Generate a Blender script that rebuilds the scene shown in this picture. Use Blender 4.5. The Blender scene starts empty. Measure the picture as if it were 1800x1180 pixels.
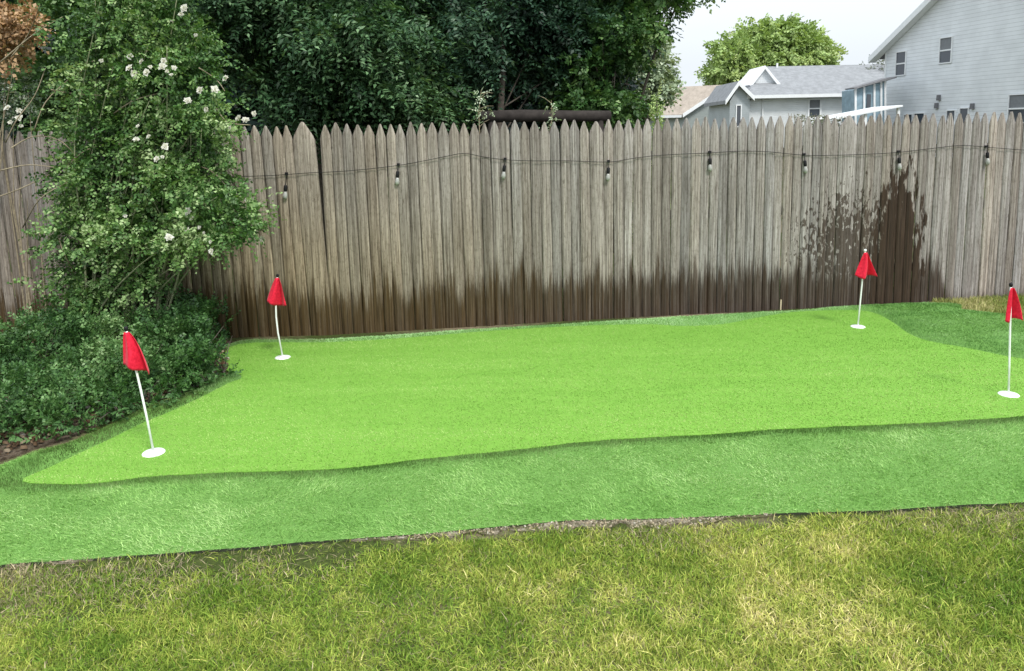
import bpy, bmesh, math, random
import numpy as np
from mathutils import Vector, Matrix, geometry

# ------------------------------------------------------------------ camera, sky, sun, exposure
SC = bpy.context.scene
COL = SC.collection
rad = math.radians
FPX, PPX, PPY = 1310.0, 900.0, 417.0
CAMZ = 1.735
cam_d = bpy.data.cameras.new("camera")
cam = bpy.data.objects.new("camera", cam_d)
COL.objects.link(cam)
RM = Matrix.Rotation(rad(90 - 8.0), 4, 'X') @ Matrix.Rotation(rad(-1.15), 4, 'Z')
cam.matrix_world = Matrix.Translation((0, 0, CAMZ)) @ RM
cam_d.sensor_width = 36.0
cam_d.lens = FPX / 1800 * 36.0
cam_d.shift_y = -(590 - PPY) / 1800
cam_d.clip_start = 0.05
cam_d.clip_end = 3000
SC.camera = cam

SC.view_settings.view_transform = 'Standard'
SC.view_settings.look = 'None'
SC.view_settings.exposure = 0.68
SC.view_settings.gamma = 1.0
SC.render.film_transparent = False
SC.cycles.max_bounces = 6
SC.cycles.transparent_max_bounces = 6
SC.cycles.filter_width = 1.5

SUN_EL, SUN_AZ = 52.0, 150.0      # azimuth of the sun, clockwise from +Y: behind the viewer and to one side
W = bpy.data.worlds.new("World")
SC.world = W
W.use_nodes = True
wn = W.node_tree
wn.nodes.clear()
sky = wn.nodes.new('ShaderNodeTexSky')
sky.sky_type = 'NISHITA'
sky.sun_disc = False
sky.sun_elevation = rad(SUN_EL)
sky.sun_rotation = rad(SUN_AZ)
b1 = wn.nodes.new('ShaderNodeBackground'); b1.inputs[1].default_value = 0.12
b2 = wn.nodes.new('ShaderNodeBackground'); b2.inputs[0].default_value = (0.92, 0.985, 1.05, 1); b2.inputs[1].default_value = 1.0
mx = wn.nodes.new('ShaderNodeMixShader')
tc = wn.nodes.new('ShaderNodeTexCoord')
mp = wn.nodes.new('ShaderNodeMapping'); mp.inputs['Scale'].default_value = (1.0, 1.0, 3.0)
nz = wn.nodes.new('ShaderNodeTexNoise'); nz.inputs['Scale'].default_value = 1.6; nz.inputs['Detail'].default_value = 5
mr = wn.nodes.new('ShaderNodeMapRange'); mr.inputs[1].default_value = 0.30; mr.inputs[2].default_value = 0.55
mr.inputs[3].default_value = 0.55; mr.inputs[4].default_value = 1.0
wo = wn.nodes.new('ShaderNodeOutputWorld')
L = wn.links.new
L(tc.outputs['Generated'], mp.inputs[0]); L(mp.outputs[0], nz.inputs[0]); L(nz.outputs[0], mr.inputs[0])
L(mr.outputs[0], mx.inputs[0]); L(sky.outputs[0], b1.inputs[0])
sx = wn.nodes.new('ShaderNodeSeparateXYZ'); L(tc.outputs['Generated'], sx.inputs[0])
zr_ = wn.nodes.new('ShaderNodeMapRange'); zr_.inputs[1].default_value = 0.08; zr_.inputs[2].default_value = 0.7; zr_.inputs[3].default_value = 0.60; zr_.inputs[4].default_value = 1.30
L(sx.outputs[2], zr_.inputs[0]); L(zr_.outputs[0], b2.inputs[1])
L(b1.outputs[0], mx.inputs[1]); L(b2.outputs[0], mx.inputs[2]); L(mx.outputs[0], wo.inputs[0])

sd = bpy.data.lights.new("sun", 'SUN'); sd.energy = 2.2; sd.angle = rad(11); sd.color = (1.0, 0.96, 0.9)
sun = bpy.data.objects.new("sun", sd); COL.objects.link(sun)
sdir = Vector((math.sin(rad(SUN_AZ)) * math.cos(rad(SUN_EL)), math.cos(rad(SUN_AZ)) * math.cos(rad(SUN_EL)), math.sin(rad(SUN_EL))))
sun.rotation_euler = sdir.to_track_quat('Z', 'Y').to_euler()
sun.location = sdir * 40

rng = np.random.default_rng(7)
random.seed(7)
R3 = RM.to_3x3()

# ------------------------------------------------------------------ measuring helpers (sight lines into the real scene)
def ray(px, py):
    return R3 @ Vector(((px - PPX) / FPX, -(py - PPY) / FPX, -1.0))
def ground(px, py, z=0.0):
    d = ray(px, py); k = (z - CAMZ) / d.z
    return (d.x * k, d.y * k)
def atY(px, py, Y):
    d = ray(px, py); k = Y / d.y
    return Vector((d.x * k, Y, CAMZ + d.z * k))
def onplane(px, py, P, u):
    """plane through P spanned by horizontal u and +Z -> (t, z)"""
    n = Vector((-u[1], u[0], 0)); d = ray(px, py)
    o = Vector((0, 0, CAMZ)); k = (Vector((P[0], P[1], 0)) - o).dot(n) / d.dot(n)
    q = o + d * k
    return (q.x - P[0]) * u[0] + (q.y - P[1]) * u[1], q.z

# ------------------------------------------------------------------ object helpers
def tag(o, label=None, cat=None, group=None, kind=None):
    if label: o['label'] = label
    if cat: o['category'] = cat
    if group: o['group'] = group
    if kind: o['kind'] = kind
    return o
def empty(name, loc=(0, 0, 0)):
    o = bpy.data.objects.new(name, None); COL.objects.link(o); o.location = loc
    o.empty_display_size = 0.1
    return o
def world_loc(o):
    v = Vector((0, 0, 0))
    while o is not None:
        v = v + Vector(o.location); o = o.parent
    return v
def link(name, me, mat, parent=None, smooth=False):
    if mat: me.materials.append(mat)
    o = bpy.data.objects.new(name, me); COL.objects.link(o)
    if parent: o.parent = parent
    if smooth:
        me.polygons.foreach_set('use_smooth', np.ones(len(me.polygons), bool))
    return o
class MB:
    """collects verts/faces in world coordinates"""
    def __init__(s): s.v = []; s.f = []
    def add(s, vs, fs):
        n = len(s.v); s.v += [tuple(v) for v in vs]; s.f += [tuple(i + n for i in f) for f in fs]; return s
    def box(s, x0, x1, y0, y1, z0, z1):
        vs = [(x, y, z) for z in (z0, z1) for y in (y0, y1) for x in (x0, x1)]
        return s.add(vs, [(0, 2, 3, 1), (4, 5, 7, 6), (0, 1, 5, 4), (2, 6, 7, 3), (0, 4, 6, 2), (1, 3, 7, 5)])
    def bar(s, a, b, w, h, up=(0, 0, 1)):
        a = Vector(a); b = Vector(b); d = (b - a).normalized(); u = Vector(up)
        r = d.cross(u).normalized(); u = r.cross(d)
        vs = [p + r * (sx * w / 2) + u * (sz * h / 2) for p in (a, b) for sx, sz in ((-1, -1), (1, -1), (1, 1), (-1, 1))]
        return s.add(vs, [(0, 1, 2, 3), (7, 6, 5, 4), (0, 4, 5, 1), (1, 5, 6, 2), (2, 6, 7, 3), (3, 7, 4, 0)])
    def prism(s, poly, off):
        """poly: list of Vectors (planar), extruded by off"""
        n = len(poly); off = Vector(off)
        vs = [Vector(p) for p in poly] + [Vector(p) + off for p in poly]
        fs = [tuple(range(n)), tuple(range(2 * n - 1, n - 1, -1))] + [(i, i + n, (i + 1) % n + n, (i + 1) % n) for i in range(n)]
        return s.add(vs, fs)
    def tube(s, pts, rr, seg=7, cap=True):
        pts = [Vector(p) for p in pts]; n = len(pts); rings = []
        if not hasattr(rr, '__len__'): rr = [rr] * n
        for i, p in enumerate(pts):
            d = (pts[min(i + 1, n - 1)] - pts[max(i - 1, 0)]).normalized()
            a = Vector((0, 0, 1)) if abs(d.z) < .9 else Vector((1, 0, 0))
            x = d.cross(a).normalized(); y = d.cross(x)
            rings += [p + (x * math.cos(k * 2 * math.pi / seg) + y * math.sin(k * 2 * math.pi / seg)) * rr[i] for k in range(seg)]
        fs = [(i * seg + k, i * seg + (k + 1) % seg, (i + 1) * seg + (k + 1) % seg, (i + 1) * seg + k) for i in range(n - 1) for k in range(seg)]
        if cap: fs += [tuple(range(seg - 1, -1, -1)), tuple(range((n - 1) * seg, n * seg))]
        return s.add(rings, fs)
    def lathe(s, c, prof, seg=20):
        c = Vector(c); vs = [c + Vector((r * math.cos(k * 2 * math.pi / seg), r * math.sin(k * 2 * math.pi / seg), z)) for r, z in prof for k in range(seg)]
        n = len(prof)
        fs = [(i * seg + k, i * seg + (k + 1) % seg, (i + 1) * seg + (k + 1) % seg, (i + 1) * seg + k) for i in range(n - 1) for k in range(seg)]
        return s.add(vs, fs + [tuple(range(seg - 1, -1, -1)), tuple(range((n - 1) * seg, n * seg))])
    def build(s, name, mat, parent=None, smooth=False, origin=None):
        off = world_loc(parent) if parent else Vector(origin or (0, 0, 0))
        me = bpy.data.meshes.new(name)
        me.from_pydata([(v[0] - off[0], v[1] - off[1], v[2] - off[2]) for v in s.v], [], s.f)
        bm = bmesh.new(); bm.from_mesh(me); bmesh.ops.recalc_face_normals(bm, faces=bm.faces); bm.to_mesh(me); bm.free()
        o = link(name, me, mat, parent, smooth)
        if not parent: o.location = off
        return o

def bulk(name, V, F, C, mat, parent=None, origin=(0, 0, 0), smooth=False):
    """V (n,3), F (m,k) with k 3 or 4, C (m,3) a colour per face"""
    off = np.array(world_loc(parent) if parent else origin, float)
    me = bpy.data.meshes.new(name)
    V = (np.asarray(V, float) - off).astype(np.float32); F = np.asarray(F, np.int32); m, k = F.shape
    me.vertices.add(len(V)); me.vertices.foreach_set('co', V.ravel())
    me.loops.add(m * k); me.loops.foreach_set('vertex_index', F.ravel())
    me.polygons.add(m); me.polygons.foreach_set('loop_start', np.arange(0, m * k, k, dtype=np.int32))
    me.polygons.foreach_set('loop_total', np.full(m, k, np.int32))
    me.update(calc_edges=True)
    a = me.attributes.new('Col', 'FLOAT_COLOR', 'FACE')
    a.data.foreach_set('color', np.concatenate([np.clip(C, 0, 1), np.ones((m, 1))], 1).astype(np.float32).ravel())
    o = link(name, me, mat, parent, smooth)
    if not parent: o.location = tuple(off)
    return o

# ------------------------------------------------------------------ materials
class NT:
    def __init__(s, name):
        s.m = bpy.data.materials.new(name); s.m.use_nodes = True; s.t = s.m.node_tree
        s.p = s.t.nodes['Principled BSDF']; s.out = s.t.nodes['Material Output']
        s.p.inputs['Roughness'].default_value = .7; s.p.inputs['Specular IOR Level'].default_value = .15
    def set(s, sock, v):
        if hasattr(v, 'is_output') or isinstance(v, bpy.types.NodeSocket): s.t.links.new(v, sock)
        else:
            if hasattr(v, '__len__') and len(v) == 3 and sock.type == 'RGBA': v = (*v, 1)
            sock.default_value = v
    def node(s, t, **kw):
        n = s.t.nodes.new(t)
        for k, v in kw.items(): setattr(n, k, v)
        return n
    def math(s, op, a, b=0.0, clamp=False):
        n = s.node('ShaderNodeMath', operation=op, use_clamp=clamp); s.set(n.inputs[0], a); s.set(n.inputs[1], b); return n.outputs[0]
    def coord(s, kind='Object', scale=(1, 1, 1), loc=(0, 0, 0)):
        c = s.node('ShaderNodeTexCoord').outputs[kind]; n = s.node('ShaderNodeMapping'); s.set(n.inputs[0], c)
        n.inputs['Scale'].default_value = scale; n.inputs['Location'].default_value = loc; return n.outputs[0]
    def noise(s, vec, scale=5, detail=3, rough=.55, dist=0):
        n = s.node('ShaderNodeTexNoise'); s.set(n.inputs['Vector'], vec); n.inputs['Scale'].default_value = scale
        n.inputs['Detail'].default_value = detail; n.inputs['Roughness'].default_value = rough; n.inputs['Distortion'].default_value = dist; return n.outputs[0]
    def ramp(s, f, stops, interp='LINEAR'):
        n = s.node('ShaderNodeValToRGB'); s.set(n.inputs[0], f); e = n.color_ramp.elements; n.color_ramp.interpolation = interp
        while len(e) < len(stops): e.new(.5)
        for i, (p, c) in enumerate(stops):
            e[i].position = p; e[i].color = (*c, 1) if len(c) == 3 else c
        return n.outputs[0]
    def mrange(s, v, a, b, c=0.0, d=1.0, smooth=True):
        n = s.node('ShaderNodeMapRange'); n.interpolation_type = 'SMOOTHSTEP' if smooth else 'LINEAR'
        for i, x in enumerate((v, a, b, c, d)): s.set(n.inputs[i], x)
        return n.outputs[0]
    def mix(s, f, a, b, mode='MIX'):
        n = s.node('ShaderNodeMix', data_type='RGBA', blend_type=mode); s.set(n.inputs[0], f); s.set(n.inputs[6], a); s.set(n.inputs[7], b); return n.outputs[2]
    def bump(s, h, strength=.5, dist=.01):
        n = s.node('ShaderNodeBump'); n.inputs['Strength'].default_value = strength; n.inputs['Distance'].default_value = dist
        s.set(n.inputs['Height'], h); s.t.links.new(n.outputs[0], s.p.inputs['Normal'])
    def xyz(s, vec):
        n = s.node('ShaderNodeSeparateXYZ'); s.set(n.inputs[0], vec); return n.outputs
    def base(s, c, rough=None):
        s.set(s.p.inputs['Base Color'], c)
        if rough is not None: s.set(s.p.inputs['Roughness'], rough)
        return s.m

def simple(name, c, rough=.6, var=.15, scale=8, metal=0, bump=0):
    n = NT(name); v = n.coord(); f = n.noise(v, scale, 4)
    a = tuple(x * (1 - var) for x in c); b = tuple(min(1, x * (1 + var)) for x in c)
    n.p.inputs['Metallic'].default_value = metal
    if bump: n.bump(f, bump, .01)
    return n.base(n.ramp(f, [(.3, a), (.7, b)]), rough)

def leafmat(name, trans=.25, rough=.5, spec=.3):
    n = NT(name)
    a = n.node('ShaderNodeAttribute', attribute_name='Col').outputs['Color']
    n.base(a, rough); n.p.inputs['Specular IOR Level'].default_value = spec
    tr = n.node('ShaderNodeBsdfTranslucent'); n.set(tr.inputs[0], n.mix(1.0, a, (1.0, 1.0, .5), 'MULTIPLY'))
    mxs = n.node('ShaderNodeMixShader'); mxs.inputs[0].default_value = trans
    n.t.links.new(n.p.outputs[0], mxs.inputs[1]); n.t.links.new(tr.outputs[0], mxs.inputs[2]); n.t.links.new(mxs.outputs[0], n.out.inputs[0])
    return n.m

M_leaf = leafmat('leaf', .22, .45, .28)
M_blade = leafmat('grass_blade', .22, .6, .12)
M_turf = leafmat('turf_blade', .12, .5, .12)
M_petal = leafmat('petal', .3, .6, .2)
M_bark = simple('bark', (.10, .085, .07), .9, .4, 20, bump=.5)
M_twig = simple('twig', (.22, .24, .14), .8, .3, 30)
M_drytwig = simple('dry_twig', (.26, .22, .15), .8, .3, 30)

def fence_mat():
    n = NT('weathered_picket_wood')
    P = n.node('ShaderNodeTexCoord').outputs['Object']
    mp_ = n.coord('Object', (38, 6, .9)); grain = n.noise(mp_, 2.2, 7, .74, .5)
    fine = n.noise(n.coord('Object', (160, 20, 3.2)), 1.5, 4, .6)
    big = n.noise(n.coord('Object', (.7, .7, 1.1)), 1.3, 3)
    pk = n.node('ShaderNodeAttribute', attribute_name='Col').outputs['Color']
    x, y, z = n.xyz(P)
    col = n.ramp(grain, [(.28, (.055, .047, .042)), (.39, (.215, .192, .176)), (.56, (.36, .332, .31)), (.76, (.56, .53, .50))])
    col = n.mix(1.0, col, n.mix(1.0, pk, (2, 2, 2), 'MULTIPLY'), 'MULTIPLY')
    col = n.mix(n.mrange(fine, .34, .5, .8, 0.0), col, n.mix(1.0, col, (.45, .42, .38), 'MULTIPLY'))
    st = n.noise(n.coord('Object', (75, 8, .55)), 1.0, 3, .6)
    col = n.mix(n.mrange(st, .36, .52, .62, 0), col, n.mix(1.0, col, (.42, .40, .37), 'MULTIPLY'))
    col = n.mix(n.mrange(st, .56, .68, 0, .5), col, n.mix(1.0, col, (1.45, 1.43, 1.38), 'MULTIPLY'))
    mo = n.noise(n.coord('Object', (60, 8, 26)), 1.0, 4, .7)
    col = n.mix(n.mrange(mo, .38, .50, .5, 0), col, n.mix(1.0, col, (.58, .55, .50), 'MULTIPLY'))
    kn = n.noise(n.coord('Object', (24, 6, 9)), 1.0, 2, .5)
    col = n.mix(n.mrange(kn, .70, .78, 0, .6), col, (.075, .06, .045))
    col = n.mix(n.mrange(big, .35, .65, .28, 0), col, n.mix(1.0, col, (.6, .56, .5), 'MULTIPLY'))
    # warm green algae tint mixed with painted plant shade on one side, greyer beyond
    warm = n.math('MULTIPLY', n.mrange(x, -2.6, 2.0, .85, 0.0), n.mrange(x, -4.2, -2.8, .5, 1.0))
    low = n.mrange(z, 1.5, .5, .45, 1.0)
    col = n.mix(n.math('MULTIPLY', warm, low), col, n.mix(1.0, col, (.80, .69, .46), 'MULTIPLY'))
    # wet and stained foot of the boards, its upper edge running up the grain
    n1 = n.noise(n.coord('Object', (10.5, 1, .3)), 1.6, 7, .82)
    n2 = n.noise(n.coord('Object', (1.1, 1, .1)), 1.0, 2)
    h = n.math('ADD', n.math('MULTIPLY', n.mrange(n1, .36, .76, 0, 1), .46), n.math('MULTIPLY', n2, .22))
    h = n.math('ADD', h, .15)
    h = n.math('MULTIPLY', h, n.mrange(x, 4.12, 4.32, 1.0, 0.0))
    foot = n.math('MULTIPLY', n.mrange(n.math('SUBTRACT', h, z), -.13, .10), n.mrange(st, .36, .66, 1.0, .84))
    # splash higher up
    def spot(cx, cz, rx, rz, amp, na, lo=-.05, hi=.1):
        dx = n.math('DIVIDE', n.math('SUBTRACT', x, cx), rx); dz = n.math('DIVIDE', n.math('SUBTRACT', z, cz), rz)
        d = n.math('SQRT', n.math('ADD', n.math('MULTIPLY', dx, dx), n.math('MULTIPLY', dz, dz)))
        return n.mrange(n.math('ADD', n.math('SUBTRACT', 1.0, d), n.math('MULTIPLY', n.math('SUBTRACT', na, .5), amp)), lo, hi)
    sn = n.noise(n.coord('Object', (15, 1, 3.0)), 1.5, 4, .65)
    sp = n.noise(n.coord('Object', (22, 1, 9)), 1.6, 3, .6, .5)
    s1 = spot(3.72, .35, .27, .92, 2.2, sn)
    s2 = spot(3.22, .60, .42, .42, 5.0, sp, .05, .3)
    wet = n.math('MAXIMUM', foot, n.math('MAXIMUM', s1, n.math('MULTIPLY', s2, .85)))
    wcol = n.mix(n.mrange(x, -1.5, 2.5), (.044, .027, .009), (.030, .018, .011))
    wcol = n.mix(n.mrange(grain, .3, .75), n.mix(1.0, wcol, (.55, .55, .5), 'MULTIPLY'), n.mix(1.0, wcol, (1.9, 1.85, 1.8), 'MULTIPLY'))
    col = n.mix(n.math('MULTIPLY', wet, .96), col, wcol)
    n.bump(n.math('ADD', grain, n.math('MULTIPLY', fine, .5)), .55, .012)
    return n.base(col, n.mrange(wet, 0, 1, .85, .6))
M_fence = fence_mat()

# ------------------------------------------------------------------ polygons, noise
def smooth_poly(pts, k=6, closed=True):
    P = np.array(pts, float); n = len(P); out = []
    rngi = range(n) if closed else range(n - 1)
    for i in rngi:
        p0, p1, p2, p3 = (P[(i - 1) % n], P[i], P[(i + 1) % n], P[(i + 2) % n]) if closed else (P[max(i - 1, 0)], P[i], P[i + 1], P[min(i + 2, n - 1)])
        for t in np.arange(k) / k:
            out.append(.5 * ((2 * p1) + (-p0 + p2) * t + (2 * p0 - 5 * p1 + 4 * p2 - p3) * t * t + (-p0 + 3 * p1 - 3 * p2 + p3) * t ** 3))
    if not closed: out.append(P[-1])
    return np.array(out)
def inside(P, poly):
    x, y = P[:, 0], P[:, 1]; r = np.zeros(len(P), bool); X, Y = poly[:, 0], poly[:, 1]; j = len(poly) - 1
    for i in range(len(poly)):
        c = ((Y[i] > y) != (Y[j] > y))
        with np.errstate(divide='ignore', invalid='ignore'):
            r ^= c & (x < (X[j] - X[i]) * (y - Y[i]) / (Y[j] - Y[i]) + X[i])
        j = i
    return r
def dist_poly(P, poly):
    d = np.full(len(P), 1e9)
    for i in range(len(poly)):
        a = poly[i]; b = poly[(i + 1) % len(poly)]; ab = b - a; L2 = max((ab ** 2).sum(), 1e-12)
        t = np.clip(((P - a) @ ab) / L2, 0, 1); d = np.minimum(d, np.hypot(*(P - (a + t[:, None] * ab)).T))
    return d
def vnoise(P, scale, seed=0):
    g = np.random.default_rng(seed).random((64, 64)); q = P * scale + 1000.3; i = np.floor(q).astype(int); f = q - i; f = f * f * (3 - 2 * f)
    a = g[i[:, 0] % 64, i[:, 1] % 64]; b = g[(i[:, 0] + 1) % 64, i[:, 1] % 64]; c = g[i[:, 0] % 64, (i[:, 1] + 1) % 64]; d = g[(i[:, 0] + 1) % 64, (i[:, 1] + 1) % 64]
    return (a * (1 - f[:, 0]) + b * f[:, 0]) * (1 - f[:, 1]) + (c * (1 - f[:, 0]) + d * f[:, 0]) * f[:, 1]
def fbm(P, scale, seed=0): return (vnoise(P, scale, seed) * .55 + vnoise(P, scale * 2.1, seed + 1) * .28 + vnoise(P, scale * 4.3, seed + 2) * .17)

G = lambda L_, z=0.0: [ground(px, py, z) for px, py in L_]
green_px = [(40, 848), (150, 852), (260, 840), (400, 832), (560, 827), (650, 820), (740, 808), (860, 797), (950, 787), (1050, 776), (1150, 770), (1250, 765),
            (1350, 757), (1500, 750), (1620, 745), (1700, 740), (1800, 733), (2000, 715), (2150, 690), (2120, 660), (1950, 645), (1800, 632), (1700, 613), (1630, 600), (1595, 586), (1570, 568), (1540, 552), (1500, 546),
            (1400, 549), (1330, 560), (1270, 571), (1200, 574), (1140, 571), (1050, 573), (900, 580), (750, 592), (650, 599), (560, 603), (420, 606), (380, 640), (425, 662), (400, 675), (350, 701), (300, 724),
            (250, 745), (200, 770), (140, 798), (90, 822)]
GREEN = smooth_poly(G(green_px, .012), 4)
outer_px = [(-500, 1030), (-200, 1008), (0, 990), (200, 976), (400, 962), (560, 948), (720, 937), (860, 925), (1000, 912), (1100, 910), (1250, 905), (1400, 898), (1550, 894), (1700, 885),
            (1800, 879), (2100, 860), (2500, 820), (2600, 700), (2300, 610), (2000, 575), (1850, 560), (1700, 545), (1690, 535), (1620, 532), (1500, 537),
            (1400, 545), (1300, 551), (1200, 556), (1000, 569), (850, 577), (700, 588), (560, 596), (420, 599), (370, 630), (415, 650),
            (390, 662), (330, 688), (260, 713), (200, 742), (120, 776), (60, 794), (0, 816), (-150, 860), (-400, 920)]
OUTER = smooth_poly(G(outer_px, .02), 4)

# ------------------------------------------------------------------ ground
def ground_mat():
    n = NT('lawn_soil'); P = n.coord('Object')
    a = n.noise(P, .9, 4); b = n.noise(P, 30, 4, .7); c = n.noise(P, 2.7, 3)
    soil = n.ramp(b, [(.3, (.10, .075, .045)), (.6, (.20, .165, .105)), (.8, (.30, .26, .19))])
    gr = n.ramp(b, [(.3, (.02, .03, .008)), (.6, (.06, .08, .018)), (.8, (.13, .14, .05))])
    x, y, z = n.xyz(P)
    col = n.mix(n.mrange(a, .38, .55), soil, gr)
    n.bump(n.math('ADD', b, n.math('MULTIPLY', c, 2)), .8, .03)
    return n.base(col, .95)
gs = MB(); gs.add([(-900, -300, 0), (900, -300, 0), (900, 1500, 0), (-900, 1500, 0)], [(0, 1, 2, 3)])
tag(gs.build('lawn', ground_mat()), 'ground of the back yard under the grass', 'ground', kind='structure')

def sheet(poly, hole, z_of, step, mat, name, skirt):
    """triangulated sheet inside poly (minus hole) with heights z_of(P) and a skirt round its edges"""
    lo, hi = poly.min(0), poly.max(0)
    gx, gy = np.meshgrid(np.arange(lo[0], hi[0], step), np.arange(lo[1], hi[1], step))
    pts = np.stack([gx.ravel(), gy.ravel()], 1) + rng.uniform(-.3, .3, (gx.size, 2)) * step
    keep = inside(pts, poly) & (dist_poly(pts, poly) > step * .6)
    if hole is not None: keep &= ~inside(pts, hole) & (dist_poly(pts, hole) > step * .6)
    pts = pts[keep]
    loops = [poly] + ([hole] if hole is not None else [])
    V2 = []; E = []
    for lp in loops:
        n0 = len(V2); V2 += [tuple(p) for p in lp]; E += [(n0 + i, n0 + (i + 1) % len(lp)) for i in range(len(lp))]
    V2 += [tuple(p) for p in pts]
    ov, oe, of, *_ = geometry.delaunay_2d_cdt([Vector(v) for v in V2], E, [], 0, 1e-6)
    A = np.array([tuple(v) for v in ov]); F = np.array([f for f in of if len(f) == 3])
    C = A[F].mean(1); k = inside(C, poly)
    if hole is not None: k &= ~inside(C, hole)
    F = F[k]; Z = z_of(A)
    m = MB(); m.add([(a[0], a[1], z) for a, z in zip(A, Z)], [tuple(f) for f in F])
    for lp in loops:
        z = z_of(lp); n = len(lp)
        m.add([(p[0], p[1], zz) for p, zz in zip(lp, z)] + [(p[0], p[1], skirt) for p in lp], [(i, (i + 1) % n, (i + 1) % n + n, i + n) for i in range(n)])
    nf = len(F); o = m.build(name, mat, smooth=True)
    if hole is not None:
        o.data.materials.append(M_backing_shade)
        for i in range(nf, len(o.data.polygons)): o.data.polygons[i].material_index = 1
    return o

M_backing_shade = simple('turf_backing_edge_shade', (.035, .04, .025), .9, .2)  # dark backing on the skirt, with the turf's edge shadow put into its colour
def green_mat():
    n = NT('putting_turf'); P = n.coord('Object')
    f = n.noise(P, 260, 3, .7); g = n.noise(n.coord('Object', (.8, 2.6, 1)), 5, 4, .6); b = n.noise(P, .7, 3)
    col = n.ramp(f, [(.25, (.07, .18, .018)), (.5, (.14, .31, .04)), (.78, (.23, .43, .075))])
    col = n.mix(n.mrange(g, .3, .7, 0, .5), col, n.mix(1.0, col, (1.25, 1.12, 1.3), 'MULTIPLY'))
    n.bump(n.math('ADD', f, n.math('MULTIPLY', g, .6)), .5, .006)
    return n.base(col, .75)
zg = lambda A: .012 + .008 * fbm(A, .8, 5)
green = tag(sheet(GREEN, None, zg, .16, green_mat(), 'putting_green', 0.0), 'smooth lime green artificial putting surface', 'putting green', kind='structure')
def zf(A):
    d = np.minimum(dist_poly(A, OUTER), dist_poly(A, GREEN))
    return .009 + .006 * vnoise(A, 9, 4) + .026 * np.clip(d / .12, 0, 1) ** .6 + .03 * (fbm(A, 2.0, 9) - .3) * np.clip(d / .25, 0, 1)
def fringe_mat():
    n = NT('fringe_turf'); P = n.coord('Object'); f = n.noise(P, 180, 3, .7); g = n.noise(n.coord('Object', (1, 2, 1)), 3, 4)
    col = n.ramp(f, [(.25, (.06, .14, .025)), (.55, (.13, .27, .06)), (.8, (.20, .36, .09))])
    n.bump(n.math('ADD', f, n.math('MULTIPLY', g, .5)), .6, .01)
    return n.base(col, .8)
tag(sheet(OUTER, GREEN, zf, .11, fringe_mat(), 'turf_fringe', -.005), 'raised fringe of longer artificial turf round the green', 'turf', kind='structure')

# mulch bed
bed_px = [(-300, 910), (-150, 850), (0, 812), (60, 791), (120, 772), (200, 737), (260, 709), (330, 683), (385, 658), (402, 648), (395, 612), (395, 600), (200, 602), (0, 604), (-150, 606), (-500, 640), (-700, 760), (-600, 900)]
BED = smooth_poly(G(bed_px), 3)
def bed_mat():
    n = NT('bed_soil'); P = n.coord('Object'); f = n.noise(P, 35, 5, .7); g = n.noise(P, 4, 3)
    col = n.ramp(f, [(.3, (.045, .03, .02)), (.55, (.13, .10, .07)), (.75, (.26, .22, .17))])
    n.bump(f, 1.0, .03); return n.base(col, .95)
tag(sheet(BED, None, lambda A: .006 + .02 * fbm(A, 3, 3), .15, bed_mat(), 'planting_bed', 0.0), 'bare brown soil bed beneath the shrubs', 'soil bed', kind='structure')
# bark chips and pale stones on the bed
def chips(poly, name, label, cat, pal, cnt, s0, s1):
    P = rng.uniform(poly.min(0), poly.max(0), (90000, 2)); P = P[inside(P, poly)][:cnt]
    n = len(P); s = rng.uniform(s0, s1, n); a = rng.uniform(0, 6.28, n); asp = rng.uniform(.3, .8, n); til = rng.uniform(-.4, .4, (n, 2))
    u = np.stack([np.cos(a), np.sin(a), til[:, 0]], 1) * s[:, None]; v = np.stack([-np.sin(a), np.cos(a), til[:, 1]], 1) * (s * asp)[:, None]
    c = np.concatenate([P, ((.02 + .02 * fbm(P, 3, 3) + .004) if s1 > .01 else np.full(n, .011))[:, None]], 1); up = np.zeros((n, 3)); up[:, 2] = s * .35
    V = np.stack([c - u - v - up, c + u - v - up, c + u + v - up, c - u + v - up, c - u * .8 - v * .8 + up, c + u * .8 - v * .7 + up, c + u * .7 + v * .8 + up, c - u * .8 + v * .8 + up], 1).reshape(-1, 3)
    q = np.array([(4, 5, 6, 7), (0, 1, 5, 4), (1, 2, 6, 5), (2, 3, 7, 6), (3, 0, 4, 7)])
    F = (np.arange(n)[:, None, None] * 8 + q[None]).reshape(-1, 4)
    pal = np.array(pal)
    ci = rng.choice(5, n, p=[.33, .27, .2, .14, .06]); Cc = np.repeat(pal[ci] * rng.uniform(.7, 1.3, (n, 1)), 5, 0)
    tag(bulk(name, V, F, Cc, M_blade), label, cat, kind='stuff')
chips(BED, 'bark_mulch', 'loose brown bark chips and pale stones on the soil bed', 'mulch', [(.09, .055, .03), (.15, .10, .06), (.24, .19, .13), (.06, .04, .03), (.45, .42, .37)], 6500, .006, .022)

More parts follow.
